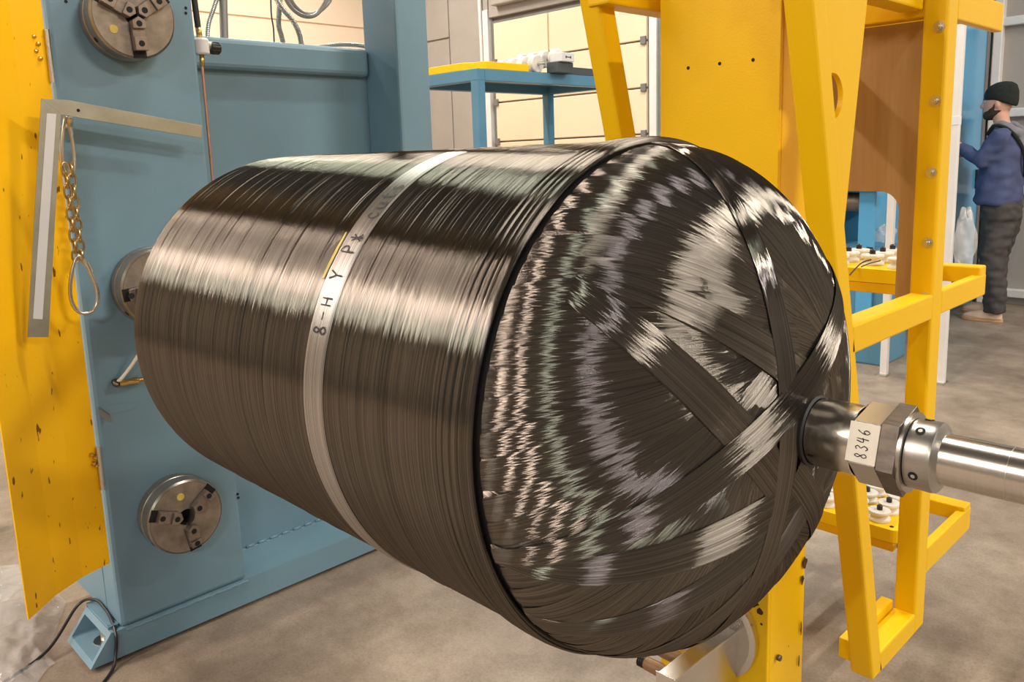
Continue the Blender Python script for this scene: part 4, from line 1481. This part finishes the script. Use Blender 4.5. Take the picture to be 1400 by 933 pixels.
for s_, a, b, c in hands:
    bd.tube([a, b], [.048, .040], 14)
    bd.tube([b, c], [.040, .028], 14)
    ball(bd, b, .041, .041, .041)
    d = (Vector(c) - Vector(b)).normalized()
    c = Vector(c)
    pc = c + d * .045
    sd = Vector((0, 1, 0))
    upv = sd.cross(d).normalized()
    bd.obox(c, c + d * .085, .070, .028, up=(0, .2, 1), bev=.010)
    for f_i, (o_, L) in enumerate(((-.027, .062), (-.009, .072), (.009, .068), (.027, .052))):
        p0 = c + d * .080 + sd * o_
        p1 = p0 + d * (L * .5)
        p2 = p1 + (d * .6 - Vector((0, 0, 1)) * .7).normalized() * (L * .5)
        p2.x = max(p2.x, -2.232)
        p1.x = max(p1.x, -2.230)
        bd.tube([p0, p1, p2], [.0095, .009, .008], 8)
    t0 = c + d * .02 - sd * .03 * s_
    bd.tube([t0, t0 + d * .03 - sd * .03 * s_, t0 + d * .06 - sd * .03 * s_], [.012, .011, .009], 8)
NF, FF = (-1.86, PY - .09), (-1.95, PY + .20)      # near foot heel, far foot heel
for (hx, hy), kx in ((NF, -1.905), (FF, -1.955)):
    bd.tube([(-1.885, (PY + hy) / 2, .92), (kx, hy, .49), (hx, hy, .06)], [.085, .058, .036], 14)
remesh('body', bd, 'skin', man, .008, 2)
hd = MB()
loft(hd, [(.905, -1.915, PY, .150, .19), (.94, -1.915, PY, .162, .205), (1.05, -1.905, PY, .158, .205), (1.2, -1.895, PY, .150, .21), (1.34, -1.885, PY, .145, .225), (1.43, -1.885, PY, .115, .20), (1.485, -1.895, PY, .085, .12), (1.52, -1.905, PY, .070, .075)])
for s_, a, b, c in hands:
    hd.tube([Vector(a) + Vector((.01, -s_ * .03, -.01)), a, Vector(a).lerp(Vector(b), .5), b], [.075, .076, .066, .060], 16)
    ball(hd, b, .061, .061, .061)
    hd.tube([b, Vector(b).lerp(Vector(c), .5), c], [.060, .052, .041], 16)
remesh('hooded_top', hd, 'navy', man, .014, 4, .016, 11)
ho = MB()
ho.tube(curve_pts([(-1.95, PY - .085, 1.485), (-1.88, PY - .120, 1.50), (-1.80, PY - .10, 1.45), (-1.755, PY, 1.42), (-1.80, PY + .10, 1.45), (-1.88, PY + .12, 1.50), (-1.95, PY + .085, 1.485)], 6), .038, 12)
ball(ho, (-1.765, PY, 1.36), .045, .11, .11)
remesh('hood', ho, 'hood', man, .012, 4, .008, 18)
MB().tube(curve_pts([(-1.985, PY - .12, 1.44), (-1.92, PY - .165, 1.505), (-1.82, PY - .155, 1.46), (-1.742, PY - .10, 1.32), (-1.735, PY - .03, 1.12)], 8), .012, 8).build('shoulder_strap', 'beanie', man)
tr = MB()
loft(tr, [(.80, -1.885, PY, .135, .175), (.90, -1.885, PY, .138, .178), (.96, -1.885, PY, .13, .17)])
for (hx, hy), kx in ((NF, -1.905), (FF, -1.955)):
    tr.tube([(-1.885, (PY * 2 + hy) / 3, .86), (-1.89, (PY + hy) / 2, .74), (kx, hy, .49), (hx - .005, hy, .25), (hx, hy, .075)], [.125, .118, .092, .082, .076], 18)
remesh('trousers', tr, 'trouser', man, .013, 3, .014, 15)
for (hx, hy), rz in ((NF, 0), (FF, 0)):
    so = MB()
    n = 28
    out = []
    for k in range(n):
        a = 2 * PI * k / n
        out.append((hx - .085 + .150 * math.cos(a), hy + (.042 + .012 * (-math.cos(a))) * math.sin(a), 0.0))
    so.prism(out, 0, off=(0, 0, .026), bev=.004)
    sh_ = so.build('shoe_sole', 'sole', man)
    up_ = MB()
    loft(up_, [(.022, hx - .085, hy, .146, .046), (.045, hx - .082, hy, .140, .045), (.068, hx - .055, hy, .108, .042), (.092, hx - .02, hy, .068, .040), (.105, hx - .008, hy, .05, .038)])
    remesh('shoe', up_, 'shoe', man, .008, 2)
be = MB()
loft(be, [(1.694, -1.938, PY, .106, .084), (1.71, -1.938, PY, .116, .090), (1.74, -1.936, PY, .119, .092), (1.775, -1.932, PY, .112, .088), (1.805, -1.926, PY, .090, .074), (1.826, -1.920, PY, .052, .046), (1.832, -1.920, PY, .012, .012)])
be.v = [(x, y, z - max(0, .42 * (x + 1.96)) * max(0, min(1, (1.80 - z) / .08))) for (x, y, z) in be.v]
remesh('beanie', be, 'beanie', man, .009, 2)
br = MB()
loft(br, [(1.548, -2.000, PY, .030, .032), (1.562, -1.996, PY, .054, .050), (1.585, -1.978, PY, .078, .0625), (1.606, -1.966, PY, .084, .067), (1.622, -1.958, PY, .080, .0695)])
for s_ in (-1, 1):
    br.tube([(-1.995, PY + s_ * .060, 1.615), (-1.965, PY + s_ * .071, 1.640), (-1.955, PY + s_ * .0735, 1.675)], [.014, .010, .006], 8)
    br.tube([(-2.045, PY + s_ * .004, 1.634), (-2.030, PY + s_ * .030, 1.628), (-2.010, PY + s_ * .048, 1.612)], [.007, .007, .008], 8)
remesh('beard', br, 'hair', man, .006, 2)
for s_ in (-1, 1):
    e = MB()
    ball(e, (-2.036, PY + s_ * .033, 1.688), .010, .013, .008)
    e.build('eye', 'white_plastic', man)
    MB().tube([(-2.046, PY + s_ * .020, 1.704), (-2.047, PY + s_ * .035, 1.707), (-2.038, PY + s_ * .052, 1.703)], .005, 8).build('eyebrow', 'hair', man)
